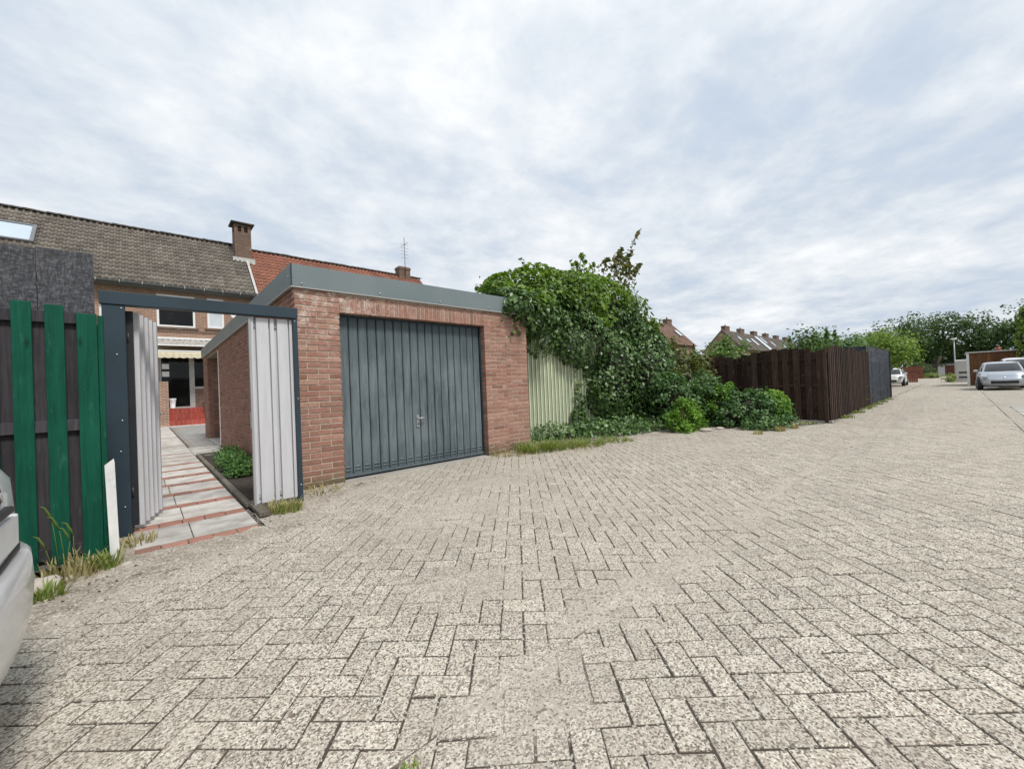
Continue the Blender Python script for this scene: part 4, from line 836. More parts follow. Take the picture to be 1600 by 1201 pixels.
IV = [((5.55, 5.55, 2.50), (.85, .50, .42)), ((5.02, 5.28, 2.60), (.42, .36, .27)), ((5.1, 5.6, 2.85), (.5, .4, .15)), ((6.6, 6.6, 2.75), (1.6, 1.05, 1.12)), ((9.3, 6.7, 2.75), (1.9, 1.15, 1.35)), ((7.7, 5.95, 2.15), (1.15, .55, .72)), ((8.75, 5.85, 1.35), (1.05, .62, 1.25)), ((9.9, 5.8, 1.35), (1.0, .85, 1.45)), ((7.9, 6.4, 3.2), (1.3, .9, .75)), ((10.6, 6.4, 1.6), (1.0, .9, 1.7))]
def keep_sheet(P):   # the sheet stays bare below the hanging edge
    edge = np.interp(P[:, 0], [4.4, 5.9, 6.5, 7.1, 7.55, 7.75, 8.0], [2.3, 1.78, 1.5, 1.17, .75, .3, 0.0])
    return ~((P[:, 0] < 7.9) & (P[:, 1] < 6.3) & (P[:, 2] < edge + .07 * np.sin(P[:, 0] * 17)))
p1 = shell(IV, 52000, .085, rough=.16, depth=.3, lump=2.6, ext=lambda P: keep_sheet(P) & ((P[:, 2] < 3.05 + .25 * np.sin(P[:, 0] * 2.1)) | (P[:, 0] < 6.2) & (P[:, 2] < 2.9)))
foliage('ivy_leaves', p1, 'ivy', ivy, kind='stuff')
p2 = shell(IV, 46000, .10, rough=.17, depth=.3, lump=2.2, up=.6, ext=lambda P: keep_sheet(P) & (P[:, 2] > 2.75 + .25 * np.sin(P[:, 0] * 2.1)) & (P[:, 0] > 5.3))
foliage('creeper_leaves', p2, 'creeper', ivy, kind='stuff')
def strands(blobs, n, m_, size, mat, nm, ext, dn=.5):
    P, Nn, Tn, s_ = shell(blobs, n, 1.0, depth=.05, rough=.16, ext=ext); k = len(P); t_ = np.linspace(0, 1, m_)[None, :, None]
    L = RNG.uniform(.15, .5, (k, 1, 1)); sd_ = RNG.normal(size=(k, 1, 3)) * .5; out = unit(Nn)[:, None, :] * .5 + sd_ * .6 + np.array([0, 0, .25])
    Q = P[:, None, :] + out * L * t_ + np.array([0, 0, -dn]) * L * t_ ** 2 * 1.6; Q = (Q + RNG.normal(size=Q.shape) * .02).reshape(-1, 3); q = len(Q)
    foliage(nm, (Q, np.repeat(Nn, m_, 0) + RNG.normal(size=(q, 3)) * .6 + np.array([0, -.2, .3]), np.array([0, 0, -.7]) + RNG.normal(size=(q, 3)) * .6, size * (.5 + .9 * RNG.random(q))), mat, ivy, kind='stuff')
strands(IV, 420, 9, .085, 'ivy', 'ivy_strands', lambda P: keep_sheet(P) & (P[:, 2] < 2.9) & (P[:, 2] > .4))
strands(IV, 420, 9, .095, 'creeper', 'creeper_strands', lambda P: (P[:, 2] > 2.6) & (P[:, 0] > 4.9))
def lumpy(blobs, f, n=14):
    b = MB()
    for c, r in blobs:
        vs = [(c[0], c[1], c[2] + r[2] * f)]; fs = []; m_ = n
        for i in range(1, n):
            for k in range(m_):
                th, ph = math.pi * i / n, 2 * math.pi * k / m_; g = f * (1 + .06 * math.sin(3 * ph + 5 * th + c[0]))
                vs.append((c[0] + r[0] * g * math.sin(th) * math.cos(ph), c[1] + r[1] * g * math.sin(th) * math.sin(ph), max(.0, c[2] + r[2] * g * math.cos(th))))
        vs.append((c[0], c[1], max(0, c[2] - r[2] * f)))
        for k in range(m_): fs.append((0, 1 + k, 1 + (k + 1) % m_)); fs.append((len(vs) - 1, len(vs) - 1 - m_ + (k + 1) % m_, len(vs) - 1 - m_ + k))
        for i in range(n - 2):
            for k in range(m_): fs.append((1 + i * m_ + k, 1 + (i + 1) * m_ + k, 1 + (i + 1) * m_ + (k + 1) % m_, 1 + i * m_ + (k + 1) % m_))
        b.add(vs, fs, True)
    return b
lumpy([q for i, q in enumerate(IV) if i not in (0, 1, 2, 5)], .66).build('shade_core', 'shade', ivy, kind='stuff')  # solid dark lumps added for the shaded depth between the leaves
# trailing ivy over the sheet and along the ground
tr = []
for x, zt in ((7.45, 1.2), (7.62, .9), (7.55, .55), (7.28, .62)):
    n = 120; t_ = RNG.random(n); tr.append(np.stack([x + .06 * np.sin(t_ * 7) + RNG.normal(0, .05, n), SY - .05 - RNG.random(n) * .08, t_ * zt + .02], 1))
n = 5200; xg = RNG.uniform(5.25, 10.6, n); yb = np.interp(xg, [5.2, 6.2, 7.3, 8.7, 10.6], [5.3, 5.0, 4.75, 4.55, 4.2]); yg = yb + RNG.random(n) * 1.0
tr.append(np.stack([xg, yg, .02 + np.abs(RNG.normal(0, .06, n)) + np.clip(yg - yb, 0, 1) * .22], 1)); Pt = np.concatenate(tr)
Pt = Pt[~((Pt[:, 1] > SY - .03) & (Pt[:, 0] < 9.8))]; Pt = Pt[(Pt[:, 0] > 6.9 + .3 * np.sin(Pt[:, 1] * 9)) | (RNG.random(len(Pt)) < .3)]; n = len(Pt)
foliage('trailing_ivy', (Pt, np.array([0, -.6, .7]) + RNG.normal(size=(n, 3)) * .5, np.array([0, -.3, -.6]) + RNG.normal(size=(n, 3)) * .6, .05 + .045 * RNG.random(n)), 'ivy', ivy, kind='stuff')
def sprig(base, tip, n, size, mat, par, bend=.1, sp=.1, thick=.012, nm='branch'):
    B_, T_ = Vector(base), Vector(tip); pts = [B_.lerp(T_, k / 7) + Vector((0, 0, bend * math.sin(math.pi * k / 7))) for k in range(8)]
    b = MB(); b.tube(pts, [thick * (1 - .85 * k / 7) for k in range(8)], 5); br = b.build(nm, 'stem', par)
    t_ = np.sort(RNG.random(n)) ** .85; A3 = np.array([list(p) for p in pts]); P = np.stack([np.interp(t_ * 7, range(8), A3[:, k]) for k in range(3)], 1)
    rad = sp * (1.05 - t_)[:, None]; P = P + RNG.normal(size=(n, 3)) * rad * .6
    foliage('leaf_spray', (P, RNG.normal(size=(n, 3)) + np.array([0, -.2, .7]), RNG.normal(size=(n, 3)) + np.array([0, 0, -.4]), size * (.6 + .8 * RNG.random(n))), mat, br, kind='stuff')
elm = empty('shrub_shoots', tuple(at(965, 440, Y=6.9) * Vector((1, 1, 0)) if False else (10.2, 6.9, 0)), 'tall wispy shrub shoots with reddish leaves rising above the ivy', 'shrub')
Ys = 6.9
b = MB(); b.tube([(10.25, Ys, 0), (10.3, Ys, 2.2), tuple(at(962, 455, Y=Ys))], [.05, .04, .03], 7); b.build('stem', 'stem', elm)
for (bx, by), (tx, ty), n, sz, mt, spd in (((962, 455), (1001, 357), 70, .13, 'hop', .16), ((955, 450), (972, 388), 110, .14, 'hop', .34), ((972, 455), (1002, 412), 90, .13, 'hop', .28), ((958, 440), (985, 398), 70, .13, 'hop', .26), ((940, 440), (952, 402), 60, .13, 'hop', .25), ((976, 450), (982, 410), 90, .13, 'olive', .3)):
    sprig(at(bx, by, Y=Ys), at(tx, ty, Y=Ys + random.uniform(-.15, .15)), n, sz, mt, elm, sp=spd)
cl = empty('creeper_shoot', (8.9, 6.5, 0), 'upright creeper shoot with drooping leaves on top of the ivy', 'creeper')
for a_, t_, n in (((906, 432), (908, 397), 34), ((903, 432), (900, 412), 30), ((912, 434), (916, 410), 30), ((925, 434), (928, 414), 34), ((768, 458), (756, 456), 26), ((785, 452), (772, 449), 30)):
    sprig(at(*a_, Y=6.4 if a_[0] > 800 else 5.7), at(*t_, Y=6.4 if a_[0] > 800 else 5.6), n, .11, 'creeper', cl, sp=.2)

# ================================================================== BUSHES AND WEEDS
def bush(nm, blobs, N, size, mat, label, core=.62, stems=5, extra=None, cat_='bush', **k):
    c = blobs[0][0]; o = empty(nm, (c[0], c[1], 0), label, cat_, **{q: v for q, v in k.items() if q in ('group',)})
    rm = float(np.mean([b_[1] for b_ in blobs])); p = crown_pts(blobs, N, size, clump=max(.05, .14 * rm), zmin=.015, rough=.5, lump=2.6 / rm)
    foliage('foliage', p, mat, o, kind='stuff')
    if core: lumpy(blobs, core, 8).build('shade_core', 'shade', o, kind='stuff')  # added dark filling, paints the inner shade of the bush
    for i in range(stems):
        a_ = random.uniform(0, 6.28); bl = random.choice(blobs); b = MB()
        b.tube([(bl[0][0] + .1 * math.cos(a_), bl[0][1] + .1 * math.sin(a_), 0), (bl[0][0] + .5 * bl[1][0] * math.cos(a_), bl[0][1] + .5 * bl[1][1] * math.sin(a_), bl[0][2] + .4 * bl[1][2])], [.012, .005], 5); b.build('stem', 'stem', o)
    return o
o = bush('olive_shrub', [((11.2, 5.5, 1.15), (.85, .8, 1.15)), ((10.9, 5.0, .8), (.7, .6, .8)), ((11.5, 6.2, 1.5), (.8, .7, .8))], 9000, .075, 'olive', 'tall olive brown shrub between the ivy mound and the dark fence', core=.7)
for t_ in ((1052, 525), (1062, 545), (1030, 522)): sprig(at(t_[0] - 8, t_[1] + 60, X=11.2), at(*t_, X=11.2), 60, .08, 'olive', o, sp=.22)
bush('weed_clump', [((8.85, 4.15, .18), (.32, .28, .2)), ((8.76, 4.12, .46), (.13, .13, .3)), ((8.95, 4.1, .3), (.14, .14, .28)), ((8.6, 4.2, .2), (.14, .14, .24)), ((9.08, 4.1, .16), (.16, .16, .2))], 2600, .06, 'weed', 'bright light green weed clump at the paving edge below the ivy', core=.4)
bush('weed_clump', [((9.35, 4.2, .2), (.28, .25, .22)), ((9.42, 4.2, .45), (.12, .12, .26)), ((9.25, 4.2, .36), (.1, .1, .25))], 1700, .06, 'weed', 'smaller fresh green weed behind the brightest weed clump', core=.4)
o = bush('dark_bramble', [((10.0, 4.55, .5), (.8, .55, .55)), ((10.5, 4.4, .6), (.5, .5, .6)), ((9.6, 4.75, .75), (.5, .4, .55))], 7000, .07, 'bramble', 'dark bramble with pale variegated leaves and long arching shoots', core=.66)
for bx, by, tx, ty in ((1098, 620, 1094, 578), (1112, 625, 1118, 590), (1105, 630, 1084, 585), (1120, 628, 1126, 600)): sprig(at(bx, by, X=10.3), at(tx, ty, X=10.3), 46, .075, 'bramble', o, sp=.16)
bush('goldenrod_clump', [((10.15, 3.85, .45), (.32, .35, .5)), ((10.3, 3.75, .75), (.22, .22, .3))], 3000, .055, 'weed', 'upright yellow green plant between bramble and rounded bush', core=.4)
o = bush('rounded_bush', [((10.35, 3.25, .36), (.5, .5, .46)), ((10.5, 2.9, .26), (.5, .42, .34)), ((10.2, 3.55, .3), (.5, .4, .38)), ((10.1, 2.95, .14), (.5, .45, .18)), ((10.45, 3.35, .66), (.28, .25, .2))], 8000, .06, 'bramble', 'rounded leafy green bush in front of the dark fence corner', core=.62)
foliage('sunlit_leaves', shell([((10.5, 2.85, .42), (.36, .36, .42))], 1500, .06, rough=.3, depth=.4), 'weed', o, kind='stuff')  # lit side of the bush put in as brighter coloured leaves
for bx, by, tx, ty in ((1185, 625, 1202, 608), (1210, 640, 1222, 622), (1200, 625, 1180, 612)): sprig(at(bx, by, X=10.4), at(tx, ty, X=10.4), 26, .06, 'bramble', o, sp=.14)
def tuft(nm, loc, n, h, spread, mat, label, seed=False, wid=.006, cat_='grass', lean=.5, group=None):
    r = RNG.random(n) ** .5 * spread; a = RNG.random(n) * 6.283; x0 = loc[0] + r * np.cos(a); y0 = loc[1] + r * np.sin(a); hh = h * (.45 + .75 * RNG.random(n)); da = a + RNG.normal(0, .9, n); ln = lean * (.3 + RNG.random(n)) * hh
    V = []; Fs = []; bd = np.stack([-np.sin(da), np.cos(da)], 1)
    for t_, wf in ((0, 1.0), (.4, .9), (.75, .6), (1, .05)):
        cx = x0 + np.cos(da) * ln * t_ ** 1.8; cy = y0 + np.sin(da) * ln * t_ ** 1.8; cz = loc[2] + hh * (t_ - .25 * lean * t_ ** 3) - .01
        for s_ in (-1, 1): V.append(np.stack([cx + s_ * bd[:, 0] * wid * wf, cy + s_ * bd[:, 1] * wid * wf, cz], 1))
    V = np.stack(V, 1).reshape(-1, 3); i = np.arange(n)[:, None] * 8
    Fs = np.concatenate([i + np.array([[q, q + 1, q + 3, q + 2]]) for q in (0, 2, 4)], 1).reshape(-1, 4)
    o = link(nm, np_mesh(nm, V, Fs, mat, np.repeat(RNG.random(n), 3)), label=label, cat=cat_, group=group)
    return o
wd = tuft('wall_barley', (-.40, 3.93, 0), 120, .17, .15, 'dry', 'yellow green wall barley growing at the foot of the green fence')
for i, (bx, tx, tz) in enumerate(((-.43, -.46, .40), (-.40, -.43, .33), (-.37, -.37, .28), (-.42, -.385, .25), (-.45, -.49, .22))):
    b = MB(); b.tube([(bx, 3.93, 0), ((bx + tx) / 2, 3.92, tz * .5), (tx, 3.9, tz)], .002, 4); b.build('stalk', 'grass', wd)
    b = MB(); b.tube([(tx, 3.9, tz), (tx - .012, 3.9, tz + .04), (tx - .03, 3.895, tz + .085), (tx - .05, 3.89, tz + .1)], [.003, .008, .006, .001], 6); b.build('seed_head', 'grass', wd)
tuft('grass_tuft', (-.47, 3.62, 0), 110, .11, .10, 'grass', 'short fresh grass tuft beside the near car bumper', wid=.007)
tuft('grass_tuft', (-.24, 3.97, 0), 110, .15, .09, 'grass', 'grass tuft at the foot of the white stake', wid=.007)
tuft('dry_grass', (-.07, 4.45, .01), 60, .10, .12, 'dry', 'thin dry grass beside the anthracite gate post')
tuft('dry_grass', (.98, 4.55, .01), 190, .10, .17, 'dry', 'dry straw grass under the closed white gate leaf')
tuft('grass_tuft', (1.02, 4.48, .01), 120, .09, .14, 'grass', 'low green weeds in front of the closed white gate leaf')
tuft('dry_grass', (1.5, 5.05, .01), 90, .07, .22, 'dry', 'sparse dry grass at the base of the left brick pillar', lean=1.0)
for x, y, n, h, mt, lb in ((4.55, 5.12, 140, .12, 'dry', 'dry grass at the base of the right brick pillar'), (5.0, 5.0, 420, .22, 'grass', 'tall grass tuft at the corner of garage and ivy'), (5.5, 4.9, 380, .18, 'grass', 'grass tuft in front of the pale green sheet wall'), (6.1, 4.72, 320, .15, 'grass', 'low grass patch at paving edge before the sheet wall'), (6.8, 4.55, 220, .11, 'grass', 'low grass at the paving edge before the dark ivy'), (5.75, 4.55, 110, .08, 'dry', 'short dry grass on the paving before the sheet wall')):
    tuft('grass_tuft', (x, y, .0), n, h, .34, mt, lb, wid=.006, lean=.9)['kind'] = 'stuff'
for x, y, n, h, lb in ((9.05, 2.72, 60, .10, 'small dry grass tuft left of the pair on the paving'), (9.75, 2.52, 80, .13, 'dry grass tuft on the paving before the rounded bush'), (10.3, 2.4, 80, .12, 'dry grass tuft on the paving nearest the dark fence corner'), (.56, 1.14, 60, .03, 'tiny yellow green grass sprouting in the gutter line')):
    tuft('dry_grass', (x, y, .0 if y > 2 else -.02), n, h, .09 if y > 2 else .035, 'dry' if y > 2 else 'grass', lb, wid=.006 if y > 2 else .004)
tuft('grass_tuft', (11.45, 2.55, 0), 260, .06, .35, 'grass', 'short green grass at the corner post of the dark fence', wid=.008)
for i, wl in enumerate(('nearest the corner post', 'a pace beyond the nearest one', 'below the middle of the brown boards', 'near the far end of the brown boards', 'where brown fence meets grey fence', 'below the middle of the grey strips', 'near the end of the grey strips')): tuft('grass_tuft', (13.5 + i * 1.5 + random.uniform(-.4, .4), 1.97, 0), 70, .09, .16, 'grass', 'small weed at fence foot ' + wl, wid=.01, group='weeds along the fence foot')
def rock(loc, r, label, fl=.6, cat_='stone'):
    b = MB(); n = 8; sd_ = random.random() * 9; vs = [(0, 0, fl * r)]
    for i in range(1, 6):
        for k in range(n):
            th, ph = math.pi * i / 6, 2 * math.pi * k / n; g = r * (1 + .22 * math.sin(3 * ph + sd_) * math.sin(2 * th + sd_))
            vs.append((g * math.sin(th) * math.cos(ph) * 1.25, g * math.sin(th) * math.sin(ph), g * math.cos(th) * fl))
    vs.append((0, 0, -fl * r)); fs = [(0, 1 + k, 1 + (k + 1) % n) for k in range(n)] + [(1 + i * n + k, 1 + (i + 1) * n + k, 1 + (i + 1) * n + (k + 1) % n, 1 + i * n + (k + 1) % n) for i in range(4) for k in range(n)] + [(len(vs) - 1, len(vs) - 1 - n + (k + 1) % n, len(vs) - 1 - n + k) for k in range(n)]
    b.add([(x + loc[0], y + loc[1], z + loc[2]) for x, y, z in vs], fs, True); b.build('stone', 'stone', label=label, cat=cat_)
rock((-.50, 3.80, .03), .085, 'rounded pale stone lying at the foot of the green fence')
rock((-.22, 4.03, .01), .04, 'small whitish stone between green fence and white stake'); rock((-.13, 3.93, .0), .035, 'small stone right of the white stake foot')
rock((9.05, 3.75, .03), .13, 'larger pale stone at the edge of the bushes', .35); rock((9.45, 3.6, .03), .09, 'smaller pale stone at the edge of the bushes', .4)
put('edging_plank', 'oldtimber', .76, .85, 4.42, 4.9, bed, .05)
o = bush('box_plant', [((1.04, 7.2, .08), (.20, .3, .12)), ((1.07, 7.8, .11), (.18, .3, .15)), ((1.1, 8.5, .09), (.17, .35, .12)), ((1.12, 9.1, .1), (.14, .25, .13))], 5200, .035, 'boxplant', 'low glossy green plant in the soil bed by the garage wall', core=.6, stems=2, cat_='plant')

# ================================================================== DARK BROWN FENCE
bf = empty('brown_fence', (11.9, 3.9, 0), 'dark brown board fence section with arched tops behind the bushes', 'fence')
FX = 11.9
def arch(t): return 1.69 + .15 * math.sin(math.pi * t)
for pnl in range(3):
    y0 = 2.14 + pnl * 1.98; nb = 8; pt = 1.86 / nb
    for i in range(nb):
        for back in (0, 1):
            yy = y0 + (i + .5 * back) * pt; 
            t_ = (yy + .06 - y0) / 1.86; zt = arch(t_) - (.02 if back else 0) + random.gauss(0, .011); e = random.gauss(0, .003)
            plank('back_board' if back else 'board', 'brownwood', bf, FX + (.06 if back else 0), FX + (.076 if back else .017), yy + e, yy + .135 + e, .05, zt)
    for z in (.28, .86, 1.5): plank('rail', 'brownwood', bf, FX + .018, FX + .059, y0, y0 + 1.86, z, z + .055)
    plank('post', 'brownwood', bf, FX + .0, FX + .07, y0 - .105, y0 - .008, -.05, 1.66)
b = MB(); b.bbox(FX - .05, FX + .12, 2.0, 6.5, -.06, .045, .01); b.build('base_kerb', 'concrete', bf)
lf2 = empty('lane_side_fence', (15, 2.06, 0), 'dark brown board fence running along the left side of the lane', 'fence')
LYf = 2.05; x = 11.96; i = 0
plank('post', 'brownwood', lf2, 11.84, 11.93, LYf + .02, LYf + .09, -.05, 1.74)
while x < 18.55:
    t_ = ((x - 11.96) % 2.2) / 2.2; zt = 1.76 + .10 * math.sin(math.pi * t_) + random.gauss(0, .008) + (x - 12) * .008; zb = .04 + .03 * math.sin(x * 1.3)
    plank('board', 'brownwood', lf2, x, x + .125, LYf, LYf + .017, zb, zt, lean=random.gauss(0, .004)); plank('back_board', 'brownwood', lf2, x + .11, x + .235, LYf + .05, LYf + .066, zb + .01, zt - .02)
    x += .222; i += 1
for z in (.3, .9, 1.5): plank('rail', 'brownwood', lf2, 11.95, 18.6, LYf + .018, LYf + .049, z, z + .06)
for k in range(4): plank('post', 'brownwood', lf2, 11.95 + 2.2 * k + (0 if k else .01), 12.03 + 2.2 * k, LYf + .067, LYf + .14, -.05, 1.72)
# ================================================================== GREY STRIP FENCE
gs = empty('grey_strip_fence', (22, 2.1, 0), 'anthracite privacy strip mesh fence beside the lane beyond the brown fence', 'fence')
GSX = 18.72
def strips(P0, ud, Ln, npan):
    U = Vector((*ud, 0)); Nn = Vector((ud[1], -ud[0], 0)); pl = Ln / npan
    Mq = Matrix(((U.x, Nn.x, 0, P0[0]), (U.y, Nn.y, 0, P0[1]), (0, 0, 1, 0), (0, 0, 0, 1)))
    for p_ in range(npan):
        b = MB(); b.bbox(p_ * pl - .03, p_ * pl + .03, -.085, -.025, -.05, 2.1, .004, Mq); b.build('post', 'darkmetal', gs)
        for k in range(11):
            z = .04 + k * .186; sp = .3 + .08 * (k % 2)
            segs = [(p_ * pl + .035, p_ * pl + pl * sp), (p_ * pl + pl * sp + .05, (p_ + 1) * pl - .035 - .05 * (k % 2))]
            for a_, c_ in segs: b = MB(); b.bbox(a_, c_, -.008, .008 + random.gauss(0, .002), z + .004, z + .183, .003, Mq); b.build('strip', 'greyfence', gs)
        b = MB()
        for q in range(int(pl / .2)): b.tube([Mq @ Vector((p_ * pl + .1 + q * .2, .014, .03)), Mq @ Vector((p_ * pl + .1 + q * .2, .014, 2.1))], .004, 4)
        for k in range(12): b.tube([Mq @ Vector((p_ * pl, .018, .04 + k * .186)), Mq @ Vector(((p_ + 1) * pl, .018, .04 + k * .186))], .004, 4)
        b.build('wire_mesh', 'darkmetal', gs, kind='stuff')
strips((GSX, 2.1), (1, 0), 6.45, 3); strips((GSX, 6.3), (0, -1), 4.15, 2)
b = MB(); b.bbox(25.1, 25.2, 2.05, 2.14, -.05, 2.12, .004); b.build('end_post', 'darkmetal', gs); b = MB(); b.bbox(25.2, 25.26, 2.11, 5.2, .05, 2.05, .004); b.build('end_panel', 'greyfence', gs)

# ================================================================== CARS
SL = [(.17, -1.88, 1.80, .76), (.235, -2.03, 1.96, .83), (.31, -2.075, 2.03, .865), (.40, -2.093, 2.07, .88), (.50, -2.10, 2.09, .885), (.585, -2.095, 2.08, .887), (.60, -2.085, 2.06, .885), (.61, -2.06, 2.05, .883), (.74, -2.058, 2.0, .88), (.86, -2.05, 1.9, .865), (.91, -2.02, 1.75, .845), (.955, -1.96, 1.10, .80)]
GL = [(.955, -1.96, 1.10, .80), (1.10, -1.88, .93, .765), (1.24, -1.79, .70, .715), (1.36, -1.69, .45, .665)]
RF = [(1.36, -1.69, .45, .665), (1.41, -1.6, .28, .63), (1.445, -1.45, .08, .57), (1.465, -1.1, -.25, .4)]
def ring(z, xr, xf, w_, n=56, e=4.0):
    cx, a_ = (xr + xf) / 2, (xf - xr) / 2; out = []
    for k in range(n):
        t_ = 2 * math.pi * k / n; c_, s_ = math.cos(t_), math.sin(t_)
        out.append((cx + a_ * math.copysign(abs(c_) ** (2 / e), c_), w_ * math.copysign(abs(s_) ** (2 / e), s_), z))
    return out
def loft(rings, cap0=False, cap1=False, pick=None, off=0.0):
    b = MB(); n = len(rings[0]); b.v = [p for r_ in rings for p in r_]
    for i in range(len(rings) - 1):
        for k in range(n):
            if pick is None or pick(i, k): b.f.append((i * n + k, i * n + (k + 1) % n, (i + 1) * n + (k + 1) % n, (i + 1) * n + k)); b.sm.append(True)
    if cap0: b.f.append(tuple(range(n))[::-1]); b.sm.append(False)
    if cap1: b.f.append(tuple((len(rings) - 1) * n + k for k in range(n))); b.sm.append(True)
    return b
def car(nm, x, y, rz, mat, label, badge=False):
    o = empty(nm, (0, 0, 0), label, 'car'); n = 56
    loft([ring(*s_) for s_ in SL], True).build('body', mat, o)
    def pillar(k): k = k % n; return min(abs(k - q) for q in (6, 7, 20, 21, 34, 35, 48, 49)) == 0 or k in (13, 41)
    loft([ring(*s_) for s_ in GL], pick=lambda i, k: pillar(k)).build('pillars', mat, o)
    loft([ring(*s_) for s_ in GL], pick=lambda i, k: not pillar(k)).build('windows', 'carglass', o)
    loft([ring(*s_) for s_ in RF], cap1=True).build('roof', mat, o)
    for wx in (-1.3, 1.28):
        for sy in (-1, 1):
            b = MB(); b.tube([(wx, sy * .70, .34), (wx, sy * .889, .34)], .375, 22); b.build('wheel_arch', 'blacktrim', o)
            b = MB(); b.tube([(wx, sy * .69, .30), (wx, sy * .885, .30), (wx, sy * .90, .30)], [.30, .30, .27], 22); ty = b.build('wheel', 'tyre', o)
            b = MB(); b.tube([(wx, sy * .89, .30), (wx, sy * .908, .30)], [.205, .19], 16); b.build('rim', 'rim', ty)
    for sy in (-1, 1):
        b = MB(); b.bbox(1.70, 2.0, sy * .70 - .12, sy * .70 + .12, .64, .80, .04); b.build('headlight', 'lamplens', o)
        lo_, hi_ = ((22, 25) if sy > 0 else (31, 34)); loft([ring(z_, xr_ - .004, xf_, w_ + .004) for z_, xr_, xf_, w_ in ((.70, -2.058, 2.0, .88), (.78, -2.056, 1.97, .875), (.85, -2.05, 1.9, .866))], pick=lambda i, k: lo_ <= k < hi_).build('tail_light', 'redlens', o)
        b = MB(); b.bbox(.75, .92, sy * .93 - .08, sy * .93 + .08, .95, 1.07, .03); b.build('mirror', mat, o)
    b = MB(); b.bbox(1.98, 2.095, -.45, .45, .33, .48, .02); b.build('grille', 'blacktrim', o)
    loft([ring(*s_) for s_ in ((.612, -2.05, 1.9, .86), (.613, -2.068, 1.9, .884), (.628, -2.066, 1.9, .884), (.63, -2.05, 1.9, .86))]).build('rear_trim', 'blacktrim', o)
    b = MB(); b.bbox(-2.068, -2.03, -.24, .24, .645, .752, .004); b.build('number_plate', 'plate', o); b = MB(); b.bbox(-2.072, -2.03, -.17, .17, .768, .792, .006); b.build('tailgate_handle', 'blacktrim', o)
    if badge:
        b = MB(); b.tube([(-2.045, 0, .845), (-2.064, 0, .845)], .042, 20); bd = b.build('badge', 'badge', o)
        b = MB(); b.tube([(-2.064, 0, .845), (-2.067, 0, .845)], .033, 20); b.build('badge_disc', 'badgegreen', bd)
        b = MB(); b.tube([(-2.068, -.018, .83), (-2.070, -.004, .845), (-2.068, .016, .86)], .005, 5); b.tube([(-2.068, -.01, .857), (-2.070, .004, .845)], .004, 5); b.build('badge_mark', 'badge', bd)
    else:
        b = MB(); b.tube([(2.0, 0, .62), (2.06, 0, .62)], .05, 14); b.build('badge', 'badge', o)
    o.matrix_world = Matrix.Translation((x, y, 0)) @ Matrix.Rotation(rz, 4, 'Z')
    return o
car('parked_car', -2.41, 2.0, math.pi, 'silver', 'silver hatchback rear with round badge cut by the left picture edge', True)
car('parked_car', 33.95, -1.56, math.pi, 'silver2', 'silver grey car facing the camera right of the lane before the wooden shed')
c2_ = car('parked_car', 38.3, -2.45, math.pi, 'whitecar', 'pale car half hidden behind the silver grey car on the right'); c2_.scale = (1.05, 1.0, 1.16)
car('parked_car', 46.3, 3.75, math.pi, 'whitecar', 'white car parked beyond the grey strip fence on the left')

# ================================================================== BACKGROUND
def tree(nm, x, y, blobs, N, size, mat, label, trunk=.18, lean=(0, 0), group=None, clump=.35, cat_='tree', rough=.3):
    o = empty(nm, (x, y, 0), label, cat_, group); top = max(blobs, key=lambda q: q[0][2])[0]
    b = MB(); fork = (x + lean[0] * .5, y + lean[1] * .5, max(.6, blobs[0][0][2] - blobs[0][1][2] * .8)); b.tube([(x, y, -.1), ((x + fork[0]) / 2, (y + fork[1]) / 2, fork[2] * .5), fork], [trunk * 1.3, trunk, trunk * .85], 8)
    tk = b.build('trunk', 'bark', o)
    for c, r in blobs:
        for q in range(3):
            a_ = random.uniform(0, 6.28); e = Vector((c[0] + r[0] * .7 * math.cos(a_), c[1] + r[1] * .7 * math.sin(a_), c[2] + r[2] * random.uniform(-.1, .7))); m_ = Vector(fork).lerp(e, .5) + Vector((0, 0, .1 * r[2]))
            b = MB(); b.tube([fork, tuple(m_), tuple(e)], [trunk * .6, trunk * .35, trunk * .08], 6); b.build('limb', 'bark', tk)
    foliage('crown', crown_pts(blobs, N, size, clump, rough=rough), mat, o, kind='stuff'); return o
bush('conifer_bush', [((16.5, 6.1, 1.35), (1.2, .75, 1.2)), ((16.3, 6.8, 1.0), (1.0, .6, 1.0)), ((16.3, 5.3, 1.1), (.9, .6, 1.0)), ((16.4, 4.75, .8), (.7, .45, 1.0))], 9000, .10, 'conifer', 'yellow green bush showing above the lower dip of the dark fence', core=.7)
def feather(nm, cx, cy, n, hmin, hmax, mat, label, spread):
    o = empty(nm, (cx, cy, 0), label, 'shrub')
    for i in range(n):
        x_, y_ = cx + random.uniform(-.4, .4), cy + random.uniform(-spread, spread); h_ = random.uniform(hmin, hmax)
        sprig((x_, y_, .2), (x_ + random.uniform(-.1, .1), y_ + random.uniform(-.15, .15), h_), 260, .09, mat, o, bend=0, sp=.36, thick=.02)
    return o
feather('feathery_shrub', 16.6, 3.25, 9, 2.0, 2.7, 'conifer', 'feathery green shrub with upright tips behind the dark fence', .75)
feather('feathery_shrub', 17.0, 2.85, 4, 1.9, 2.2, 'olive', 'low olive shrub behind the fence corner beside the feathery shrub', .12)
feather('feathery_shrub', 17.8, 7.6, 3, 2.3, 2.75, 'bramble', 'thin green saplings poking up left of the distant gable', .35)
tree('garden_tree', 34, 5.6, [((34, 5.8, 2.4), (2.4, 1.6, 1.2)), ((33, 4.8, 2.2), (1.5, 1.0, 1.0))], 5000, .17, 'bramble', 'broad green garden tree showing above the grey strip fence', .12)
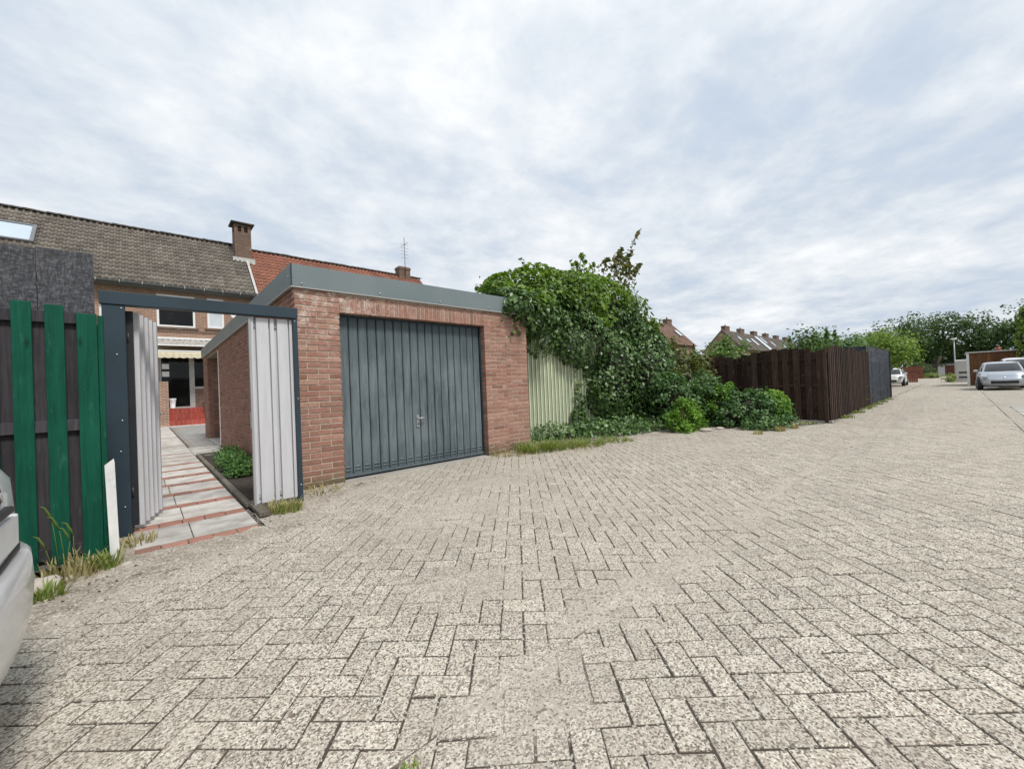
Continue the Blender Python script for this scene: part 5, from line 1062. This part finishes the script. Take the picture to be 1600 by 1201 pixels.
tree('garden_tree', 41, 4.0, [((41.5, 3.6, 2.9), (2.0, 1.4, .95)), ((40.5, 2.8, 2.45), (1.4, .8, .7)), ((43, 4.4, 3.0), (1.8, 1.5, .9))], 7000, .17, 'yellowtree', 'yellow green leafy tree above the white car on the left', .13)
tree('garden_tree', 30, 6.1, [((30, 6.1, 2.6), (1.6, 1.0, 1.1))], 2600, .17, 'darktree', 'dark garden tree behind the feathery shrubs', .12)
for x_, y_, bl, N, lb in (
    (112, 9.5, [((112, 11.5, 6.2), (4, 4, 3.0)), ((111, 8.5, 7.2), (4, 3.6, 3.6)), ((113, 6.0, 8.2), (4, 3.2, 3.6)), ((110, 13.5, 4.4), (4, 2.6, 2.4))], 9000, 'wide airy dark green tree left of the far lane end'),
    (120, 1.5, [((121, 2.5, 8.8), (4.5, 4.2, 3.7)), ((119, -.8, 8.0), (4, 3.8, 4.0)), ((122, 5.5, 7.5), (4, 3, 4.0)), ((120, 1.5, 4.6), (4, 4.2, 2.2))], 10000, 'tallest dark green tree with leaning trunk at the lane end'),
    (118, -6.5, [((119, -4.8, 7.2), (4, 3.2, 3.2)), ((117, -8.5, 8.2), (4, 3.5, 3.8)), ((118, -6.5, 4.8), (4, 4.5, 2.8))], 9000, 'dark tree behind the wooden shed at the lane end'),
    (126, 8, [((128, 9, 5), (5, 6, 4.2)), ((128, 0, 5), (5, 5, 4.0))], 6000, 'dense dark tree filling the gap behind the far garages'),
    (124, -12, [((122, -12, 6.5), (5, 5, 4.5))], 4500, 'dark tree at the right picture edge behind the hedge')):
    tree('lane_end_tree', x_, y_, bl, int(N * .8), .38, 'darktree', lb, .32, (0, 1.0), 'trees at the end of the lane', clump=.55, rough=.4)
b = MB(); p0 = at(1457, 584, X=108); p1 = at(1470, 556, X=108); b.tube([tuple(p0 - Vector((0, 0, .4))), tuple(p0.lerp(p1, .5)), tuple(p1)], [.34, .24, .2], 8); b.build('tree_trunk', 'bark', label='thick slanting dark tree trunk beside the far white garage door', cat='tree trunk')
bush('dark_bush', [((95, 4.6, 1.1), (1.5, 1.3, 1.35)), ((96, 3.7, .9), (1.2, .9, 1.1))], 4000, .2, 'darktree', 'dark rounded evergreen bush beside the red brown far wall', core=.85)
bush('lane_grass', [((88, 2.6, .2), (1.5, .8, .45))], 1500, .12, 'grass', 'pale grassy verge below the dark round bush', core=.7, stems=1, cat_='grass')
bush('verge_weeds', [((56, .45, .15), (1.2, .4, .45))], 1500, .1, 'grass', 'green weeds at the foot of the pale grey wall', core=.7, stems=1, cat_='weeds')
hd_ = empty('tall_hedge', (38.5, -4, 0), 'tall bright yellow green hedge at the right picture edge', 'hedge')
HB = [((41.05, -3.48, z), (.85, 1.0 - .08 * (z > 3.5), .95)) for z in (.9, 1.9, 2.9, 3.9, 4.3)] + [((41.05, -5.4, z), (.85, 1.3, .95)) for z in (.9, 1.9, 2.9, 4.0)] + [((41.05, -7.4, z), (.85, 1.3, .95)) for z in (.9, 1.9, 2.9, 4.0)]
foliage('foliage', shell(HB, 9000, .14, rough=.1, depth=.1), 'hedge', hd_, kind='stuff'); lumpy(HB, .85, 8).build('shade_core', 'shade', hd_, kind='stuff')  # dark lumps added inside the hedge as painted inner shade
ws = empty('wooden_shed', (42, -2, 0), 'brown vertical board shed with white corner trim right of the lane', 'shed')
for i in range(22): plank('board', 'shedwood', ws, 42.0, 42.03, -.55 - (i + 1) * .19, -.55 - i * .19 - .008, .02, 2.2)
b = MB(); b.box(42.035, 46, -4.7, -.52, -.02, 2.18); b.build('shed_body', 'shedwood', ws)
b = MB(); b.bbox(41.97, 42.06, -.545, -.42, .0, 2.2, .005); b.build('corner_trim', 'white', ws)
b = MB(); b.bbox(41.9, 46.1, -4.9, -.38, 2.205, 2.29, .008); b.build('roof_edge', 'lip', ws)
b = MB(); b.tube([(43.5, -1.9, 2.29), (43.5, -1.9, 2.55)], .12, 10); b.build('flue', 'redstep', ws)
pw_ = empty('pale_wall', (54, -.2, 0), 'pale grey block wall end with dark slots beside the wooden shed', 'wall')
for k in range(6): b = MB(); b.bbox(54.0, 54.25, -.62, .12, k * .31, k * .31 + .305, .01); b.build('block', 'render', pw_)
b = MB(); b.bbox(53.95, 54.3, -.66, .16, 1.865, 2.0, .015); b.build('coping', 'white', pw_)
for z in (.36, .78): b = MB(); b.box(53.985, 54.0, -.58, -.05, z, z + .14); b.build('slot', 'blacktrim', pw_)
b = MB(); b.tube([(80, .22, 0), (80, .22, 2.5), (80, .22, 5.1)], [.09, .07, .05], 8); lp = b.build('street_lamp', 'lamp', label='slim grey street lamp with flat head at the lane end', cat='street lamp')
b = MB(); b.tube([(80, .22, 5.1), (80, .22, 5.2), (80, .22, 5.32)], [.1, .32, .26], 12); b.build('lamp_head', 'pot', lp)
fg = empty('far_garages', (118, 1.5, 0), 'low far garage pair with one white and one brown door', 'garage')
b = MB(); b.box(118.1, 124, -3, 3.2, -.02, 2.45); b.build('wall', 'render', fg); b = MB(); b.bbox(117.9, 124, -3.2, 3.3, 2.455, 2.62, .01); b.build('roof_edge', 'darkmetal', fg)
b = MB(); b.bbox(118.02, 118.09, 1.72, 2.72, .0, 2.1, .01); b.build('garage_door', 'white', fg); b = MB(); b.bbox(118.02, 118.09, .3, 1.55, .0, 2.05, .01); b.build('garage_door', 'redwood', fg)
for yq in (1.6, 2.74, .18): b = MB(); b.bbox(118.0, 118.095, yq, yq + .1, 0, 2.2, .01); b.build('door_post', 'darkmetal', fg)
fh = empty('far_house', (124, 2, 0), 'pale rendered building half hidden by the trees at the lane end', 'house')
b = MB(); b.box(124.5, 132, -4, 6.5, -.02, 4.6); b.build('wall', 'render', fh); b = MB(); b.prism([(-4.5, 4.61), (7, 4.61), (1.2, 7.0)], 124.2, 132.3, 'x'); b.build('roof', 'browntile', fh)
for yq in (-2.4, .2, 2.0, 3.9):
    b = MB(); b.bbox(124.42, 124.498, yq, yq + 1.0, 2.9, 4.0, .02); f_ = b.build('window', 'white', fh); b = MB(); b.box(124.40, 124.418, yq + .1, yq + .9, 3.0, 3.9); b.build('pane', 'darkglass', f_)
rw = empty('red_board_wall', (85, 4.2, 0), 'low red brown horizontal board wall left of the far lane', 'wall')
for k in range(9): b = MB(); b.bbox(85, 85.05, 3.4, 6.4, .03 + k * .205, .225 + k * .205, .006); b.build('board', 'redwood', rw)
for yq in (3.45, 4.9, 6.3): b = MB(); b.bbox(85.051, 85.15, yq, yq + .1, 0, 1.85, .01); b.build('post', 'redwood', rw)
lb_ = empty('low_plank_fence', (58, 3.1, 0), 'short brown plank fence piece behind the white car', 'fence')
for k in range(5): b = MB(); b.bbox(58, 58.04, 2.75 + k * .16, 2.9 + k * .16, .02, .95, .005); b.build('plank', 'redwood', lb_)
b = MB(); b.bbox(58.041, 58.08, 2.75, 3.54, .6, .68, .005); b.build('rail', 'redwood', lb_)
# gabled terraces in the distance
def terrace(nm, x0, x1, nh, label, wallm, roofm, sky_=(), chim=True, panel=None, ridge=10.0, eave=6.4):
    o = empty(nm, (x0, 26, 0), label, 'houses')
    b = MB(); b.prism([(24.9, -.05), (31.3, -.05), (31.3, eave), (28.1, ridge - .1), (24.9, eave)], x0 + .05, x1, 'x'); b.build('wall', wallm, o)
    tiles('tile_field', x0 - .1, x1, 24.5, eave - .3, 28.1, ridge, roofm, o, px=.6, pr_=.5, sub=3)
    b = MB(); b.add([(x0 - .1, 28.1, ridge - .02), (x1, 28.1, ridge - .02), (x1, 31.7, eave - .3), (x0 - .1, 31.7, eave - .3)], [(0, 3, 2, 1)]); b.build('rear_roof', roofm, o)
    b = MB(); b.add([(x0 - .16, 24.45, eave - .32), (x0 - .16, 28.1, ridge + .04), (x0 - .16, 28.1, ridge - .22), (x0 - .16, 24.45, eave - .58), (x0 - .06, 24.45, eave - .32), (x0 - .06, 28.1, ridge + .04)], [(0, 1, 2, 3), (0, 4, 5, 1)]); b.build('verge_board', 'ridge', o)
    sv = Vector((0, 3.6, ridge - eave + .3)).normalized(); nv = Vector((0, -sv.z, sv.y)); Mk = Matrix(((1, 0, 0, 0), (0, sv.y, nv.y, 24.5), (0, sv.z, nv.z, eave - .3), (0, 0, 0, 1)))
    for k in range(nh):
        xc = x0 + (k + .12) * (x1 - x0) / nh; 
        if chim: chimney(o, xc, xc + 2.2, 27.8, 28.5, ridge - .6, ridge + .75, cap=False, pots=1 if k in (0, 1, 3) else 0)
    for xa, xb, va, vb, mt in sky_:
        b = MB(); b.bbox(xa, xb, va, vb, .03, .16, .01, Mk); w_ = b.build('roof_window', 'gutter', o); b = MB(); b.box(xa + .1, xb - .1, va + .1, vb - .1, .161, .175, Mk); b.build('pane', mt, w_)
    for z in (1.2, 4.0):
        for k in range(nh * 2): xq = x0 + 1.2 + k * (x1 - x0 - 2) / (nh * 2); b = MB(); b.box(xq, xq + 1.3, 24.84, 24.895, z, z + 1.4); f_ = b.build('window', 'white', o); b = MB(); b.box(xq + .1, xq + 1.2, 24.82, 24.838, z + .1, z + 1.3); b.build('pane', 'darkglass', f_)
    return o
terrace('gabled_terrace', 76.5, 122, 6, 'long distant terrace with brown roofs and a row of chimneys', 'facadeX', 'browntile', [(80, 81.2, 2.6, 3.6, 'skyglass'), (83.5, 85, 2.2, 3.2, 'skyglass'), (87, 88.3, 1.6, 3.6, 'solar'), (91.5, 93.6, .2, 4.7, 'solar'), (94.6, 95.8, 2.6, 4.6, 'solar'), (99, 100.2, 2.0, 3.5, 'skyglass'), (106, 107.5, 1.8, 3.2, 'solar')])
o = terrace('gabled_terrace', 44.0, 58.0, 1, 'reddish brown roofed house showing right of the ivy mound', 'facadeX', 'dullred', [(55.5, 56.5, 2.0, 3.4, 'solar')], chim=False, ridge=9.5, eave=6.2)
chimney(o, 55.8, 57.2, 27.8, 28.5, 8.9, 10.15, cap=False, pots=1)
b = MB(); b.tube([(50.5, 28.1, 9.3), (50.5, 28.1, 12.6)], .035, 6)
for z in (11.6, 12.0, 12.4): b.tube([(50.1, 28.1, z), (51.2, 28.1, z + .05)], .02, 5)
b.build('antenna', 'antenna', o)
terrace('gabled_terrace', 24.0, 38.0, 3, 'terrace with brown roof hidden behind the ivy mound', 'facadeX', 'browntile', ridge=9.2, eave=6.0, chim=False)

# small stones, crumbs and bits of straw on the dirt edges
def grit(nm, n, pts, size, mat, label):
    r = RNG.random(n); P = pts; sz = size * (.35 + 1.1 * RNG.random(n) ** 2); D = np.array([[1, 0, 0], [-1, 0, 0], [0, 1, 0], [0, -1, 0], [0, 0, .6], [0, 0, -.4]])
    V = (P[:, None, :] + (D[None] + RNG.normal(0, .25, (n, 6, 3))) * sz[:, None, None]).reshape(-1, 3)
    T8 = np.array([[0, 2, 4], [2, 1, 4], [1, 3, 4], [3, 0, 4], [2, 0, 5], [1, 2, 5], [3, 1, 5], [0, 3, 5]]); Fc = (np.arange(n)[:, None, None] * 6 + T8[None]).reshape(-1, 3)
    link(nm, np_mesh(nm, V, Fc, mat, np.repeat(r, 8)), label=label, cat='grit', kind='stuff')
n = 5200; Pg = np.stack([RNG.uniform(-1.2, 11, n), RNG.uniform(.9, 5.2, n), np.zeros(n)], 1); cg, dg = cover_at(Pg)[:2]; kp = (cg + dg > RNG.uniform(.25, 1.7, n)) & ~((Pg[:, 0] > -.1) & (Pg[:, 0] < .75) & (Pg[:, 1] > 4.1)) & ~((Pg[:, 0] < -.15) & (Pg[:, 1] > 3.95)); Pg = Pg[kp]
Pg[:, 2] = -.022 * np.exp(-((Pg[:, 1] - GUT) / .35) ** 2) + .006 * np.sin(Pg[:, 0] * 1.1 + Pg[:, 1] * .7) + .002 + np.clip(dg[kp] - .6, 0, 1) * .015
h_ = len(Pg) // 2
grit('grit', h_, Pg[:h_], .008, 'stone', 'tiny pale stones scattered over sand and dirt'); grit('soil_crumbs', len(Pg) - h_, Pg[h_:], .008, 'soil', 'dark soil crumbs scattered along the dirty paving edge')
